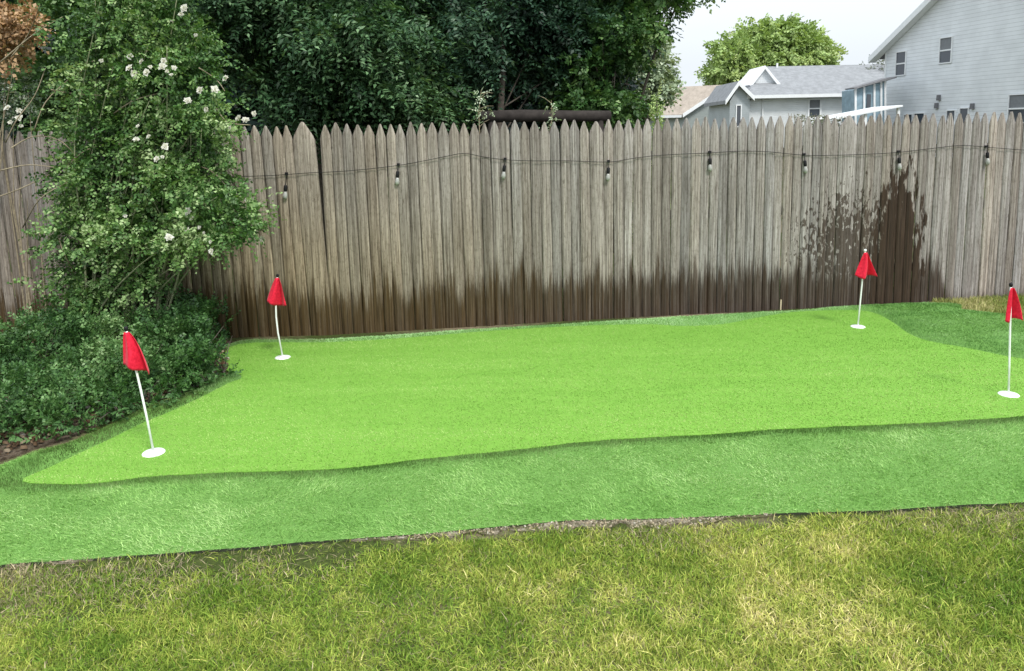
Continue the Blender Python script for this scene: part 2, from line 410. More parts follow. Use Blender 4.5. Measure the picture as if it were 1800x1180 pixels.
# ------------------------------------------------------------------ grass blades
def blades(name, P, z0, h, w, lean, C, mat, parent=None, az=None, curve=.5):
    """P (n,2); z0,h,w,lean arrays; two quads a blade, the upper one pointed"""
    n = len(P); az = rng.uniform(0, 2 * np.pi, n) if az is None else az
    fa = rng.uniform(0, 2 * np.pi, n)
    d = np.stack([np.cos(az), np.sin(az)], 1); s = np.stack([-np.sin(fa), np.cos(fa)], 1)
    def ring(t, ww):
        off = lean * (t ** (1 + curve)); zz = z0 + h * t * np.sqrt(np.clip(1 - (lean * t * .5 / np.maximum(h, 1e-4)) ** 2 * .15, .3, 1))
        c = P + d * off[:, None]
        return [np.concatenate([c + s * (ww * sg)[:, None], zz[:, None]], 1) for sg in (-1, 1)]
    r0 = ring(0.0, w * .5); r1 = ring(.55, w * .45); r2 = ring(1.0, w * .08)
    V = np.stack(r0 + r1 + r2, 1).reshape(-1, 3)
    q = np.array([(0, 1, 3, 2), (2, 3, 5, 4)])
    F = (np.arange(n)[:, None, None] * 6 + q[None]).reshape(-1, 4)
    return bulk(name, V, F, np.repeat(C, 2, 0), mat, parent)

def palette(v, stops):
    xs = [s[0] for s in stops]; return np.stack([np.interp(v, xs, [s[1][k] for s in stops]) for k in range(3)], 1)

def soil_strip():
    top = [(-100, 1000), (0, 990), (200, 976), (400, 962), (560, 948), (720, 937), (860, 925), (1000, 912), (1100, 910), (1250, 905), (1400, 898), (1500, 894)]
    wd = [12, 12, 9, 6, 6, 14, 22, 24, 28, 19, 6, 1]
    up_ = smooth_poly(top, 12, False); wi = np.interp(up_[:, 0], [t[0] for t in top], wd) * (.15 + .75 * vnoise(up_, .02, 3) + .55 * vnoise(up_, .07, 4))
    poly = np.array(G([(x, y) for x, y in up_]) + G([(x, y + w) for (x, y), w in zip(up_, wi)][::-1]))
    n = NT('pale_bare_soil'); P = n.coord('Object'); f = n.noise(P, 42, 5, .7); g = n.noise(P, 6, 3)
    col = n.ramp(f, [(.35, (.06, .05, .03)), (.5, (.24, .205, .15)), (.72, (.48, .44, .37))]); col = n.mix(n.mrange(g, .40, .56, 0, .9), col, (.085, .085, .035))
    n.bump(f, .9, .02); M_ = n.base(col, .95)
    tag(sheet(poly, None, lambda A: .005 + .006 * fbm(A, 6, 2), .12, M_, 'bare_soil', 0.0), 'strip of pale bare soil along the edge of the turf', 'soil', kind='structure')
    chips(poly, 'soil_crumbs', 'pale crumbs of dry soil and small stones along the turf edge', 'soil crumbs', [(.33, .27, .18), (.40, .34, .25), (.20, .17, .12), (.12, .10, .06), (.46, .43, .36)], 1700, .0015, .006)
soil_strip()
def make_lawn():
    n = 760000
    P = np.stack([rng.uniform(-3.6, 3.9, n), rng.uniform(1.7, 3.9, n)], 1)
    y = P[:, 1]
    P = P[(np.abs(P[:, 0]) < .95 * y + .5) & (y < 4.3)]
    P = P[~inside(P, OUTER)]
    P = P[(P[:, 1] < 3.55)]
    P = P[~inside(P, BED)]
    de = dist_poly(P, OUTER)
    pn = fbm(P, 1.3, 21); fn = fbm(P, 5, 33)
    # thin, dried grass along the turf's edge, thick further out
    left = np.clip((-P[:, 0] - .2) / 1.2, 0, 1)
    dens = np.clip((de - .01) / (.09 + .28 * left) + (fn - .5) * 1.5, .10, 1) * np.clip(.6 + fn * .8, 0, 1)
    bare = (de < .07 + .05 * (fn - .5)) & (P[:, 0] > -.3) & (P[:, 0] < 1.15); dens[bare] *= .22
    k = rng.random(len(P)) < dens; P = P[k]; pn = pn[k]; fn = fn[k]; de = de[k]; left = left[k]
    n = len(P); h = rng.uniform(.006, .027, n) * (.6 + .8 * fn); lean = rng.normal(0, .026, n) + .008
    w = rng.uniform(.0018, .0042, n)
    v = np.clip(fbm(P, 1.4, 44) * .75 + .05 + (fbm(P, 8, 45) - .5) * .7 + rng.normal(0, .2, n), 0, 1)
    C = palette(v, [(0, (.11, .23, .028)), (.35, (.23, .36, .05)), (.6, (.40, .50, .095)), (.85, (.62, .66, .19)), (1, (.80, .76, .36))])
    C *= np.array((1.06, .97, 1.0))
    dry = rng.random(n) < np.clip(.40 - de * 1.3 + .18 * left + (pn - .62), .03, .7); C[dry] = np.array((.42, .36, .22)) * rng.uniform(.6, 1.25, (dry.sum(), 1))
    C *= rng.uniform(.42, 1.25, (n, 1))
    tag(blades('lawn_grass', P, np.zeros(n), h, w, lean, C, M_blade), 'patchy mown lawn of green and straw coloured blades before the turf', 'grass', kind='stuff')
    # dry tuft of real grass by the fence at the far end
    P = rng.uniform((4.1, 6.2), (9, 7.9), (60000, 2)); P = P[~inside(P, OUTER)]
    n = len(P); v = np.clip(fbm(P, 2, 3) * 1.4 - .1 + rng.normal(0, .2, n), 0, 1)
    C = palette(v, [(0, (.12, .22, .04)), (.5, (.28, .31, .09)), (1, (.5, .45, .22))])
    tag(blades('verge_grass', P, np.zeros(n), rng.uniform(.02, .06, n), rng.uniform(.004, .008, n), rng.normal(0, .03, n), C, M_blade), 'dry yellowing grass at the foot of the fence beyond the turf', 'grass', kind='stuff')
make_lawn()

def make_fringe():
    n = 1150000
    P = rng.uniform((-4.2, 2.8), (6.2, 7.6), (n, 2)); y = P[:, 1]
    P = P[(P[:, 0] > -.78 * y - .3) & (P[:, 0] < .82 * y)]
    keep = inside(P, OUTER) & ~inside(P, GREEN); P = P[keep]
    y = P[:, 1]; k = rng.random(len(P)) < np.clip(1.35 - (y - 3) * .16, .4, 1); P = P[k]
    n = len(P); dg = dist_poly(P, GREEN); do = dist_poly(P, OUTER)
    z0 = zf(P) - .004; h = rng.uniform(.007, .018, n) * np.clip(.55 + np.minimum(dg, do) * 9, 0, 1)
    pile = fbm(P, 2.2, 71)                       # the way the pile was brushed
    az = 2.0 + pile * 5 + rng.normal(0, .8, n)
    near = P[:, 1] < 4.9
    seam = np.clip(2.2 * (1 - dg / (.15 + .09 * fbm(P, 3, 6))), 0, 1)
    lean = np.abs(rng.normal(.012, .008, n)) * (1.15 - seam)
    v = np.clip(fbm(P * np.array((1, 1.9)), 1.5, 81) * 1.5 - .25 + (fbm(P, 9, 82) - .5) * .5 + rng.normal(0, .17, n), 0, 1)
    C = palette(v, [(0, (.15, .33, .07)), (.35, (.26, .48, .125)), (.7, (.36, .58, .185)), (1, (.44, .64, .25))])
    C = C * (1 - .55 * seam[:, None] * near[:, None])  # shade of the upright pile along the seam, put into the blade colour
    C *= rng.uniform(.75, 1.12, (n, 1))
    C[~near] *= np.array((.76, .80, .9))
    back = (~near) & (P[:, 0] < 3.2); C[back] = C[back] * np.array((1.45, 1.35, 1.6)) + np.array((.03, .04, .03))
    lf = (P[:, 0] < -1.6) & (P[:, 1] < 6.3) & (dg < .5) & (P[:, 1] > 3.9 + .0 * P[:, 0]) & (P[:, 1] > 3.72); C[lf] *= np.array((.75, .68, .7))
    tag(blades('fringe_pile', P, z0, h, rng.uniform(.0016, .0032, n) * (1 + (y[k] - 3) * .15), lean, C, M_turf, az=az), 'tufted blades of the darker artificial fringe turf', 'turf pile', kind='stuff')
    # short pile of the green
    P = rng.uniform((-3.4, 3.4), (6.2, 7.6), (420000, 2)); P = P[inside(P, GREEN)]; y = P[:, 1]
    k = (rng.random(len(P)) < np.clip(1.4 - (y - 3.5) * .25, .4, 1)) & (P[:, 0] < .8 * y); P = P[k]; n = len(P)
    v = np.clip(fbm(P * np.array((.45, 2.6)), 2.5, 91) * 1.1 + fbm(P, .45, 97) * 1.0 - .58 + rng.normal(0, .18, n), 0, 1)
    C = palette(v, [(0, (.14, .285, .045)), (.45, (.24, .395, .09)), (1, (.40, .54, .18))])
    tag(blades('green_pile', P, zg(P) - .001, rng.uniform(.003, .008, n), rng.uniform(.003, .005, n), np.abs(rng.normal(.006, .003, n)), C, M_turf, az=rng.normal(3.3, .7, n)), 'very short knitted pile of the putting surface', 'turf pile', kind='stuff')
make_fringe()

# ------------------------------------------------------------------ fence
_fb = [ground(px, py) for px, py in ((-700, 612), (-40, 603), (330, 600), (590, 588), (800, 577), (1000, 564), (1200, 552), (1500, 537), (1700, 527), (1900, 517), (2600, 482))]
def _fy(x): return float(np.interp(x, [p[0] for p in _fb], [p[1] for p in _fb]))
FP = [(x, _fy(x)) for x in (-8.9, -6.45, -4.02, -1.60, .84, 3.26, 5.68, 8.1, 10.5)]
def fence_pt(x):
    xs = [p[0] for p in FP]; return np.interp(x, xs, [p[1] for p in FP])
def make_fence():
    root = empty('picket_fence', (0, 6.8, 0)); tag(root, 'tall weathered grey stockade fence of pointed pickets, stained brown along its foot', 'fence')
    r = random.Random(5)
    for k in range(len(FP) - 1):
        a = Vector((*FP[k], 0)); b = Vector((*FP[k + 1], 0)); L_ = (b - a).length; u = (b - a) / L_; nrm = Vector((u.y, -u.x, 0))
        V = []; F = []; C = []
        x = -0.004; lean0 = {2: -.028, 1: -.028, 3: -.008}.get(k, r.uniform(-.001, .001))
        skew_end = -.012 if k == 2 else 0
        while x < L_ - .04:
            w = r.uniform(.090, .099)
            last = x + w + .09 > L_ - .002
            if last: w = L_ + .014 - x
            wide = (k == 2 and last)
            H = 1.83 + r.gauss(0, .008) + (.0 if not wide else .01)
            th = .020 + r.uniform(0, .006); zb = -.03 + r.uniform(0, .03)
            pl = lean0 + r.gauss(0, .0014) + skew_end * max(0, (x / L_ - .7) / .3)
            tone = min(1.45, max(.6, r.gauss(1.0, .10))); hue = r.gauss(0, .02); c = (.5 * tone * (1 + hue), .5 * tone, .5 * tone * (1 - hue * 1.3))
            tl = .112 + r.uniform(-.018, .018) + (.06 if wide else 0)
            rows = [(zb, 1), (.3, 1), (.6, 1), (.9, 1), (1.2, 1), (1.5, 1), (H - tl, 1), (H - tl * .74, .84), (H - tl * .48, .60), (H - tl * .24, .37), (H - tl * .06, .19), (H, .06)]
            ph = r.uniform(0, 6); yo = r.uniform(-.003, .003) + (.003 if len(V) // 96 % 2 else -.003); cx0 = x + w / 2
            base = len(V)
            for z, wf in rows:
                cx = cx0 + pl * z * 1.0 + .0025 * math.sin(ph + z * 3) ; ww = (w - .003) * wf * (1 + .03 * math.sin(ph * 2 + z * 4.3))
                for q, dd in ((-.5, .25), (-.43, .74), (-.15, .96), (.15, 1.0), (.43, .76), (.5, .25), (.42, -.1), (-.42, -.1)):
                    p = a + u * (cx + q * ww) + nrm * (yo + th * dd); V.append((p.x, p.y, z))
            nr = len(rows)
            for i in range(nr - 1):
                for j in range(8):
                    F.append((base + i * 8 + j, base + i * 8 + (j + 1) % 8, base + (i + 1) * 8 + (j + 1) % 8, base + (i + 1) * 8 + j)); C.append(c)
            x += w - .0045
            pass
        o = bulk('picket_panel', V, F, np.array(C), M_fence, root)
        # rails on the far side
        m = MB()
        for z in (.35, .95, 1.5): m.bar(Vector(a) + u * .07 + Vector((0, 0, z)) - nrm * .035, Vector(b) - u * .16 + Vector((0, 0, z)) - nrm * .035, .04, .085)
        m.build('rail', M_fence_back, root)
        m = MB(); p = a + u * .4 - nrm * .11; m.box(p.x - .045, p.x + .045, p.y - .045, p.y + .045, -.05, 1.62); m.build('post', M_fence_back, root)
    return root
M_fence_back = simple('rail_wood', (.17, .15, .12), .9, .3, 12)
# colour attribute may exceed 1, scaled in the material
def fence_build():
    global bulk
    old = bulk
    make_fence()
fence_build()

# ------------------------------------------------------------------ string of lights on the fence
def string_light():
    pts = [(150, 300), (280, 312), (400, 311), (470, 309), (503, 307), (545, 304), (590, 302), (640, 298), (700, 291), (745, 283), (780, 276), (815, 270), (850, 276), (888, 281), (940, 283), (1000, 283), (1070, 285),
           (1110, 279), (1150, 274), (1200, 271), (1248, 269), (1300, 266), (1350, 267), (1414, 273), (1470, 273), (1530, 271), (1580, 268), (1640, 261), (1690, 256), (1735, 259), (1800, 264), (1900, 270), (2050, 262)]
    W3 = []
    for px, py in pts:
        Y = 7.0
        for _ in range(6): Y = float(fence_pt(atY(px, py, Y).x)) - .038
        W3.append(atY(px, py, Y))
    root = empty('string_light', (W3[0].x, W3[0].y, W3[0].z)); tag(root, 'black cord of small clear bulbs strung along the fence below the picket tips', 'string light')
    S = smooth_poly([tuple(p) for p in W3], 4, False)
    m = MB(); m.tube([Vector(p) for p in S], .0028, 6); m.build('cord', M_black, root, True)
    for px in (503, 700, 888, 1070, 1248, 1414, 1580, 1735):
        i = [p[0] for p in pts].index(px); p = W3[i]; r = random.Random(px); t = r.uniform(-.15, .15)
        dx = Vector((math.sin(t), -.03, -math.cos(t)))
        drop = .05 if px != 503 else .09
        m = MB(); m.tube([p, p + dx * drop * .5, p + dx * drop], [.003, .003, .004], 6)
        m.tube([p + dx * drop, p + dx * (drop + .006), p + dx * (drop + .045), p + dx * (drop + .055)], [.011, .015, .015, .012], 10); so = m.build('socket', M_black, root, True)
        q = p + dx * (drop + .055)
        m = MB(); m.tube([q, q + dx * .012, q + dx * .03, q + dx * .048, q + dx * .060, q + dx * .066], [.011, .015, .020, .019, .011, .003], 12); m.build('bulb', M_glass, so, True)
        m = MB(); m.box(p.x - .012, p.x + .012, p.y, p.y + .02, p.z - .004, p.z + .018); m.build('clip', M_black, root)
M_black = simple('black_rubber', (.012, .012, .013), .5, .2)
def glassm():
    n = NT('bulb_glass'); n.p.inputs['Roughness'].default_value = .08; n.p.inputs['Transmission Weight'].default_value = .35
    return n.base((.48, .48, .45))
M_glass = glassm()
string_light()

# ------------------------------------------------------------------ golf flags
M_white = simple('white_plastic', (.78, .79, .76), .35, .06, 20)
M_red = NT('red_cloth'); _f = M_red.noise(M_red.coord(), 60, 3); M_red.p.inputs['Sheen Weight'].default_value = .1
M_red = M_red.base(M_red.ramp(_f, [(.3, (.52, .008, .03)), (.7, (.74, .022, .055))]), .55)
M_cup = simple('cup_rim', (.74, .78, .74), .4, .05, 30)
def golf_flag(bx, by, tx, ty, label, flip, seed, kink=0.0, ph=0):
    g = ground(bx, by, .02); B = Vector((g[0], g[1], .02))
    H = .70
    # pole leans towards the measured tip
    T = atY(tx, ty, B.y); lx = (T.x - B.x); Hz = T.z - .02
    r = random.Random(seed)
    root = empty('golf_flag', B); tag(root, label, 'golf flag', 'red practice flags on the putting green')
    m = MB(); m.lathe(B + Vector((0, 0, -.018)), [(.054, 0), (.060, .006), (.060, .016), (.054, .021), (.020, .023), (.014, .030), (.0, .030)], 28); m.build('cup_cover', M_cup, root, True)
    P = lambda t: B + Vector((lx * t + kink * math.sin(t * math.pi) * .02, .0, Hz * t + .004))
    m = MB(); m.tube([P(0), P(.3), P(.5), P(.7), P(.985)], .0062, 10); m.build('pole', M_white, root, True)
    m = MB(); m.tube([P(.972), P(.985), P(1.0), P(1.008)], [.008, .011, .011, .006], 10); m.build('pole_cap', M_black if flip != 2 else M_cup, root, True)
    # limp cloth hanging off the pole: narrow at the top, wider and folded at the foot
    n, k = 15, 19; ht = .198; V = []; F = []
    for i in range(n):
        s = i / (n - 1); t = .965 - s * ht / Hz
        wd = (.024 + .122 * s ** .8) * (1 if flip != 3 else .62)
        for j in range(k):
            q = j / (k - 1)
            xx = (q - .40) * wd * 1.15 * (1 if flip > 0 else -1)
            yy = .5 * wd * math.sin(q * 8.5 + s * 1.6 + ph) * (.3 + .7 * q) * .75 - .011
            zz = -.02 * q * s + .018 * math.sin(q * 5 + seed) * s
            p = P(t) + Vector((xx, yy, zz)); V.append(p)
    for i in range(n - 1):
        for j in range(k - 1): F.append((i * k + j, i * k + j + 1, (i + 1) * k + j + 1, (i + 1) * k + j))
    m = MB(); m.add(V, F); o = m.build('flag', M_red, root, True)
    md = o.modifiers.new('thickness', 'SOLIDIFY'); md.thickness = .0015
    return root
golf_flag(270, 795, 221, 577, 'red flag on a leaning white pole beside the low dark shrub', 1, 1, .3, .4)
golf_flag(497, 628, 488, 484, 'red flag on a slightly bowed white pole before the fence near the rose bush', 1, 2, -1.6, 1.4)
golf_flag(1508, 574, 1521, 440, 'red flag on a pole standing before the dark splash stain on the fence', 2, 3, 0, .2)
golf_flag(1773, 693, 1777, 500, 'narrow red flag with a black tipped pole before the clean end of the fence', 3, 4, 0, 2.0)

# a thin wooden stake at the foot of the fence
sp = ground(1372, 545); m = MB(); m.bar((sp[0], sp[1], -.02), (sp[0] + .002, sp[1], .10), .012, .008, (0, 1, 0))
tag(m.build('wooden_stake', simple('raw_wood', (.5, .42, .28), .8), origin=(sp[0], sp[1], 0)), 'short thin wooden stake in the turf at the foot of the fence', 'stake')

# ------------------------------------------------------------------ foliage
def unit(a): return a / np.maximum(np.linalg.norm(a, axis=-1, keepdims=True), 1e-9)
def leaves(name, B, D, N, length, width, C, mat, parent):
    """diamond leaves folded on the midrib: base B, direction D, normal N"""
    D = unit(D); S = unit(np.cross(D, N)); U = np.cross(S, D); n = len(B); l = length[:, None]; w = width[:, None]
    V = np.stack([B, B + D * l * .45 - S * w * .5 + U * w * .18, B + D * l - U * l * .1, B + D * l * .45 + S * w * .5 + U * w * .18], 1).reshape(-1, 3)
    F = np.arange(n * 4).reshape(-1, 4)
    return bulk(name, V, F, C, mat, parent)
def tips_in(blobs, n, shell=.55):
    """points in the outer part of a set of ellipsoids (cx,cy,cz,rx,ry,rz)"""
    bl = np.array(blobs, float); vol = (bl[:, 3] * bl[:, 4] * bl[:, 5]) ** .75; ci = rng.choice(len(bl), n, p=vol / vol.sum())
    d = unit(rng.normal(size=(n, 3))); r = shell + (1 - shell) * rng.random(n) ** .6
    r = r * (1 + .12 * np.sin(d[:, 0] * 9 + ci) * np.cos(d[:, 2] * 8 + ci * 2))
    c = bl[ci]; P = c[:, :3] + d * r[:, None] * c[:, 3:]
    return P, d, ci
def sprays(name, blobs, n, per, sl, ll, lw, pal, parent, droop=.3, shell=.5, mat=None, flat=.6, keep=None, inward=0.0, vshift=None, spread=.9, prefer=None, clump=0, cr=.3):
    P, d, ci = tips_in(blobs, n, shell)
    if clump:                      # sprays gathered on bough ends, with gaps between
        K = P[:clump]; w_ = rng.integers(0, clump, n); o_ = rng.normal(size=(n, 3)); o_ = unit(o_) * (cr * rng.random((n, 1)) ** .5)
        o_[:, 2] *= .55; P = K[w_] + o_; d = unit(d[:clump][w_] * .6 + unit(o_))
    if keep is not None: k = keep(P); P, d, ci = P[k], d[k], ci[k]
    n = len(P)
    if prefer is not None: A = unit(np.array(prefer)[None] + rng.normal(0, .45, (n, 3)) + d * .3)
    else: A = unit(d + rng.normal(0, .45, (n, 3)) + np.array((0, 0, -droop)))
    N = unit(np.array((0, 0, 1.0)) * flat + rng.normal(0, .5, (n, 3)) + d * .35)
    S = unit(np.cross(A, N)); N = np.cross(S, A)
    L_ = sl * rng.uniform(.6, 1.3, n)
    t = (np.arange(per) + .5) / per; side = np.where(np.arange(per) % 2 == 0, 1, -1)
    TT = np.tile(t, n).reshape(n, per) + rng.normal(0, .04, (n, per))
    B = P[:, None] + A[:, None] * (TT * L_[:, None])[..., None] - np.array((0, 0, 1.0)) * (droop * .6 * L_[:, None] * TT ** 2)[..., None]
    D = A[:, None] * .55 + S[:, None] * (side * spread)[None, :, None] + rng.normal(0, .22, (n, per, 3)); D[:, -1] = A
    NN = N[:, None] + rng.normal(0, .3, (n, per, 3))
    l = ll * rng.uniform(.6, 1.25, (n, per)) * (1 - .35 * t)[None]; w = lw * rng.uniform(.7, 1.2, (n, per))
    v = np.clip(rng.random(n)[:, None] * .45 + (1.0 * fbm(P[:, (0, 2)] + P[:, 1:2] * .3, 1.6 / max(sl * 4, .5), 15)[:, None] - .35) + rng.normal(.08, .14, (n, per)) + (0 if vshift is None else vshift(P)[:, None]), 0, 1)
    C = palette(v.ravel(), pal) * rng.uniform(.8, 1.2, (n * per, 1))
    return leaves(name, B.reshape(-1, 3), D.reshape(-1, 3), NN.reshape(-1, 3), l.ravel(), w.ravel(), C, mat or M_leaf, parent)
def branches(root_pt, blobs, n, r0, name, mat, parent, top=None, seed=1, sub=3):
    r = random.Random(seed); m = MB(); B = Vector(root_pt)
    T = Vector(top) if top is not None else Vector((B.x, B.y, max(b[2] for b in blobs)))
    trunk = [B.lerp(T, i / 5) + Vector((r.uniform(-1, 1), r.uniform(-1, 1), 0)) * r0 * .8 * (i > 0) for i in range(6)]
    m.tube(trunk, [r0 * (1.25 - i * .2) if i else r0 * 1.5 for i in range(6)], 9)
    tr = MB(); tr.v, tr.f = m.v, m.f
    lm = MB()
    for i in range(n):
        b = blobs[i % len(blobs)]; s = r.uniform(.25, .85); a = trunk[0].lerp(T, s)
        e = Vector((b[0] + r.uniform(-.7, .7) * b[3], b[1] + r.uniform(-.7, .7) * b[4], b[2] + r.uniform(-.5, .7) * b[5]))
        mid = a.lerp(e, .5) + Vector((0, 0, (e - a).length * .1))
        rr = r0 * .35 * (1.1 - s); lm.tube([a, a.lerp(mid, .5), mid, e.lerp(mid, .4), e], [rr, rr * .8, rr * .6, rr * .35, rr * .12], 6)
        for _ in range(sub):
            f = e + Vector((r.uniform(-1, 1) * b[3], r.uniform(-1, 1) * b[4], r.uniform(-.6, 1) * b[5])) * .45
            lm.tube([mid.lerp(e, r.random()), f.lerp(mid, .4), f], [rr * .35, rr * .2, rr * .07], 5)
    tr.build('trunk', mat, parent, True)
    lm.build('limbs', mat, parent, True)

def blob(px, py, rx, ry, Y, dy):
    c = atY(px, py, Y); s = Y / FPX; return (c.x, c.y, c.z, rx * s, dy, ry * s)

PAL_dark = [(0, (.016, .045, .018)), (.4, (.046, .11, .044)), (.75, (.13, .24, .105)), (1, (.29, .42, .23))]
PAL_blue = [(0, (.010, .030, .018)), (.45, (.030, .074, .040)), (.8, (.078, .16, .085)), (1, (.17, .28, .16))]
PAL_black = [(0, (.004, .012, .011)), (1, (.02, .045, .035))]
PAL_mid = [(0, (.022, .065, .018)), (.5, (.06, .135, .035)), (.85, (.15, .26, .08)), (1, (.32, .43, .2))]
PAL_bright = [(0, (.20, .30, .09)), (.5, (.34, .46, .16)), (.85, (.48, .58, .23)), (1, (.60, .68, .33))]
PAL_rose = [(0, (.024, .06, .016)), (.45, (.068, .155, .04)), (.75, (.175, .30, .09)), (1, (.37, .48, .23))]
PAL_shrub = [(0, (.022, .06, .018)), (.45, (.066, .155, .042)), (.8, (.155, .28, .095)), (1, (.33, .46, .22))]
PAL_pale = [(0, (.16, .22, .13)), (.5, (.30, .38, .24)), (1, (.5, .56, .42))]

def tree(name, label, blobs, base, r0, pal, n, per, sl, ll, lw, nb=10, seed=1, group=None, cat='tree', **kw):
    root = empty(name, (base[0], base[1], 0)); tag(root, label, cat, group)
    branches((base[0], base[1], -.05), blobs, nb, r0, 'trunk', M_bark, root, seed=seed)
    sprays('crown', blobs, n, per, sl, ll, lw, pal, root, **kw)
    return root
GT = 'trees beyond the fence'
# the two big dark trees behind the fence
b = [blob(560, 20, 150, 90, 10, 1.6), blob(640, 90, 125, 75, 9.6, 1.2), blob(500, 90, 90, 60, 9.8, 1.0), blob(690, 60, 70, 60, 9.5, .9), blob(640, 165, 130, 48, 9.4, .9), blob(560, 150, 70, 45, 9.6, .9), blob(700, 190, 110, 36, 9.5, .7), blob(530, -90, 200, 90, 10.4, 1.8), blob(420, 20, 70, 50, 10, .8), blob(400, 60, 45, 40, 10, .6), blob(580, 205, 90, 30, 9.8, .6)]
tree('dark_tree', 'dark blue green tree with drooping feathery sprays just beyond the fence, beside the rose bush', b, (-2.6, 10.6), .18, PAL_dark, 9000, 13, .38, .10, .034, seed=3, group=GT, clump=120, cr=.52, droop=.55, prefer=(.5, -.45, -.35), flat=.9)
b = [blob(860, 30, 140, 80, 10.8, 1.5), blob(930, 90, 110, 65, 10.4, 1.1), blob(800, 110, 80, 60, 10.2, .9), blob(960, 20, 100, 70, 10.6, 1.1), blob(790, 165, 50, 36, 10.2, .5), blob(1020, 105, 50, 50, 10.9, .8), blob(900, -90, 200, 90, 11, 1.8), blob(1020, 50, 70, 80, 11, .8), blob(760, 195, 60, 25, 10.3, .5)]
tree('dark_tree', 'darkest tree beyond the fence, over the horizontal log and its bare trunk', b, tuple(atY(881, 190, 9.6)[:2]), .055, PAL_blue, 7500, 13, .36, .10, .034, seed=4, group=GT, clump=100, cr=.50, droop=.45, flat=.8, prefer=(.45, -.4, -.25))
# broad leaved tree at the edge of the dark group
b = [blob(1088, 60, 62, 60, 10.2, .9), blob(1128, 10, 62, 50, 10.4, .9), blob(1073, 120, 52, 55, 10, .8), blob(1048, 175, 48, 36, 9.8, .6), blob(1088, 165, 34, 32, 9.8, .5), blob(1038, 60, 40, 80, 10.6, .8), blob(1153, -40, 80, 50, 10.6, 1), blob(1028, 195, 30, 22, 9.7, .4), blob(1018, 120, 36, 50, 10.2, .5)]
tree('leafy_tree', 'mid green broad leaved tree at the sky edge of the dark trees', b, tuple(atY(1085, 200, 10.6)[:2]), .10, PAL_mid, 3600, 9, .16, .075, .045, seed=5, group=GT, clump=110, cr=.28, droop=.2, spread=.9,
     vshift=lambda P: .25 * np.clip((P[:, 0] - 1.5) / .8, -1, 1))
# dense trees further back closing the view, deep shade put into their leaf colours
b = [blob(300, 60, 260, 200, 16, 2.5), blob(560, 40, 260, 220, 16, 2.5), blob(60, 80, 200, 220, 16, 2.5), blob(420, 190, 200, 80, 15, 1.6), blob(150, 200, 200, 80, 15, 1.6), blob(620, 200, 170, 80, 15, 1.4)]
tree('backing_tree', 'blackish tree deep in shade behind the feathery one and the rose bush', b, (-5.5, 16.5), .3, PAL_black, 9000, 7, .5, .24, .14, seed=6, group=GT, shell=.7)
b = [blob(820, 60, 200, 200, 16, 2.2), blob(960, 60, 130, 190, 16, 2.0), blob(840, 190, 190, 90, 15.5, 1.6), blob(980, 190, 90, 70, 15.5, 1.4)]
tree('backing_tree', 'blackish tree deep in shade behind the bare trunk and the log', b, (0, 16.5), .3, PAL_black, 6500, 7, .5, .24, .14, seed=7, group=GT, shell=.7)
# tree whose yellow green crown stands over the rose bush
b = [blob(230, -10, 110, 60, 8.6, .8), blob(170, 50, 70, 50, 8.4, .7), blob(290, 40, 60, 55, 8.4, .7), blob(120, -40, 90, 50, 8.8, .8), blob(60, 90, 60, 60, 8.8, .6), blob(90, 170, 80, 50, 8.8, .6), blob(250, 120, 90, 60, 8.6, .7), blob(180, 200, 110, 40, 8.6, .6)]
tree('young_tree', 'yellow green leafy tree rising beyond the fence above the rose bush', b, (-4.3, 9.0), .07, PAL_mid, 3600, 9, .16, .065, .036, seed=8, group=GT, clump=90, cr=.25)
# pale tree far off in the bright gap
b = [blob(1142, 110, 24, 38, 34, 1.5), blob(1127, 75, 30, 30, 34, 1.5), blob(1152, 150, 26, 24, 34, 1.2), blob(1112, 140, 40, 40, 34, 1.2)]
tree('pale_tree', 'pale washed out tree seen between the leafy tree and the tan roof', b, tuple(atY(1140, 160, 34)[:2]), .2, PAL_pale, 1500, 8, .6, .26, .16, seed=9, group=GT)
# bright tree behind the white house, washed-out brightness put into its leaf colours
b = [blob(1355, 99, 79, 45, 70, 5), blob(1302, 114, 43, 36, 68, 4), blob(1340, 66, 45, 21, 70, 4), blob(1407, 84, 43, 30, 70, 4), blob(1437, 96, 25, 23, 70, 3), blob(1283, 99, 27, 21, 68, 3), blob(1302, 144, 40, 21, 68, 3), blob(1383, 59, 21, 13, 70, 3), blob(1331, 52, 18, 10, 70, 2), blob(1274, 134, 18, 18, 68, 2)]
tree('bright_tree', 'rounded bright yellow green tree standing behind the white house', b, tuple(atY(1360, 200, 70)[:2]), .45, PAL_bright, 4600, 9, 1.0, .42, .24, seed=10, group=GT, nb=14, clump=120, cr=1.0, shell=.6)
b = [blob(1545, 118, 14, 12, 52, 1), blob(1532, 132, 18, 12, 52, 1), blob(1552, 135, 14, 12, 52, 1)]
tree('grey_tree', 'thin grey green tree top between the white house roof and the grey house', b, tuple(atY(1545, 190, 52)[:2]), .12, [(0, (.08, .1, .08)), (1, (.25, .27, .23))], 160, 7, .7, .22, .12, seed=11, group=GT)

# log and bare struts under the dark tree
lg = MB(); a_ = atY(845, 206, 8.7); b_ = atY(1072, 204, 9.0); lg.tube([a_, a_.lerp(b_, .3) + Vector((0, 0, .01)), a_.lerp(b_, .7), b_], [.07, .075, .07, .065], 10)
lgo = empty('log_beam', (a_.x, a_.y, 0)); tag(lgo, 'dark round log laid level on two posts just beyond the fence', 'log beam')
M_log = simple('dark_log_bark', (.035, .03, .027), .95, .3, 14)  # bark darker than on the trees
lg.build('beam', M_log, lgo, True)
for s in (.08, .92):
    p = a_.lerp(b_, s); m = MB(); m.tube([(p.x, p.y, -.05), (p.x, p.y, p.z)], [.05, .045], 8); m.build('post', M_log, lgo, True)

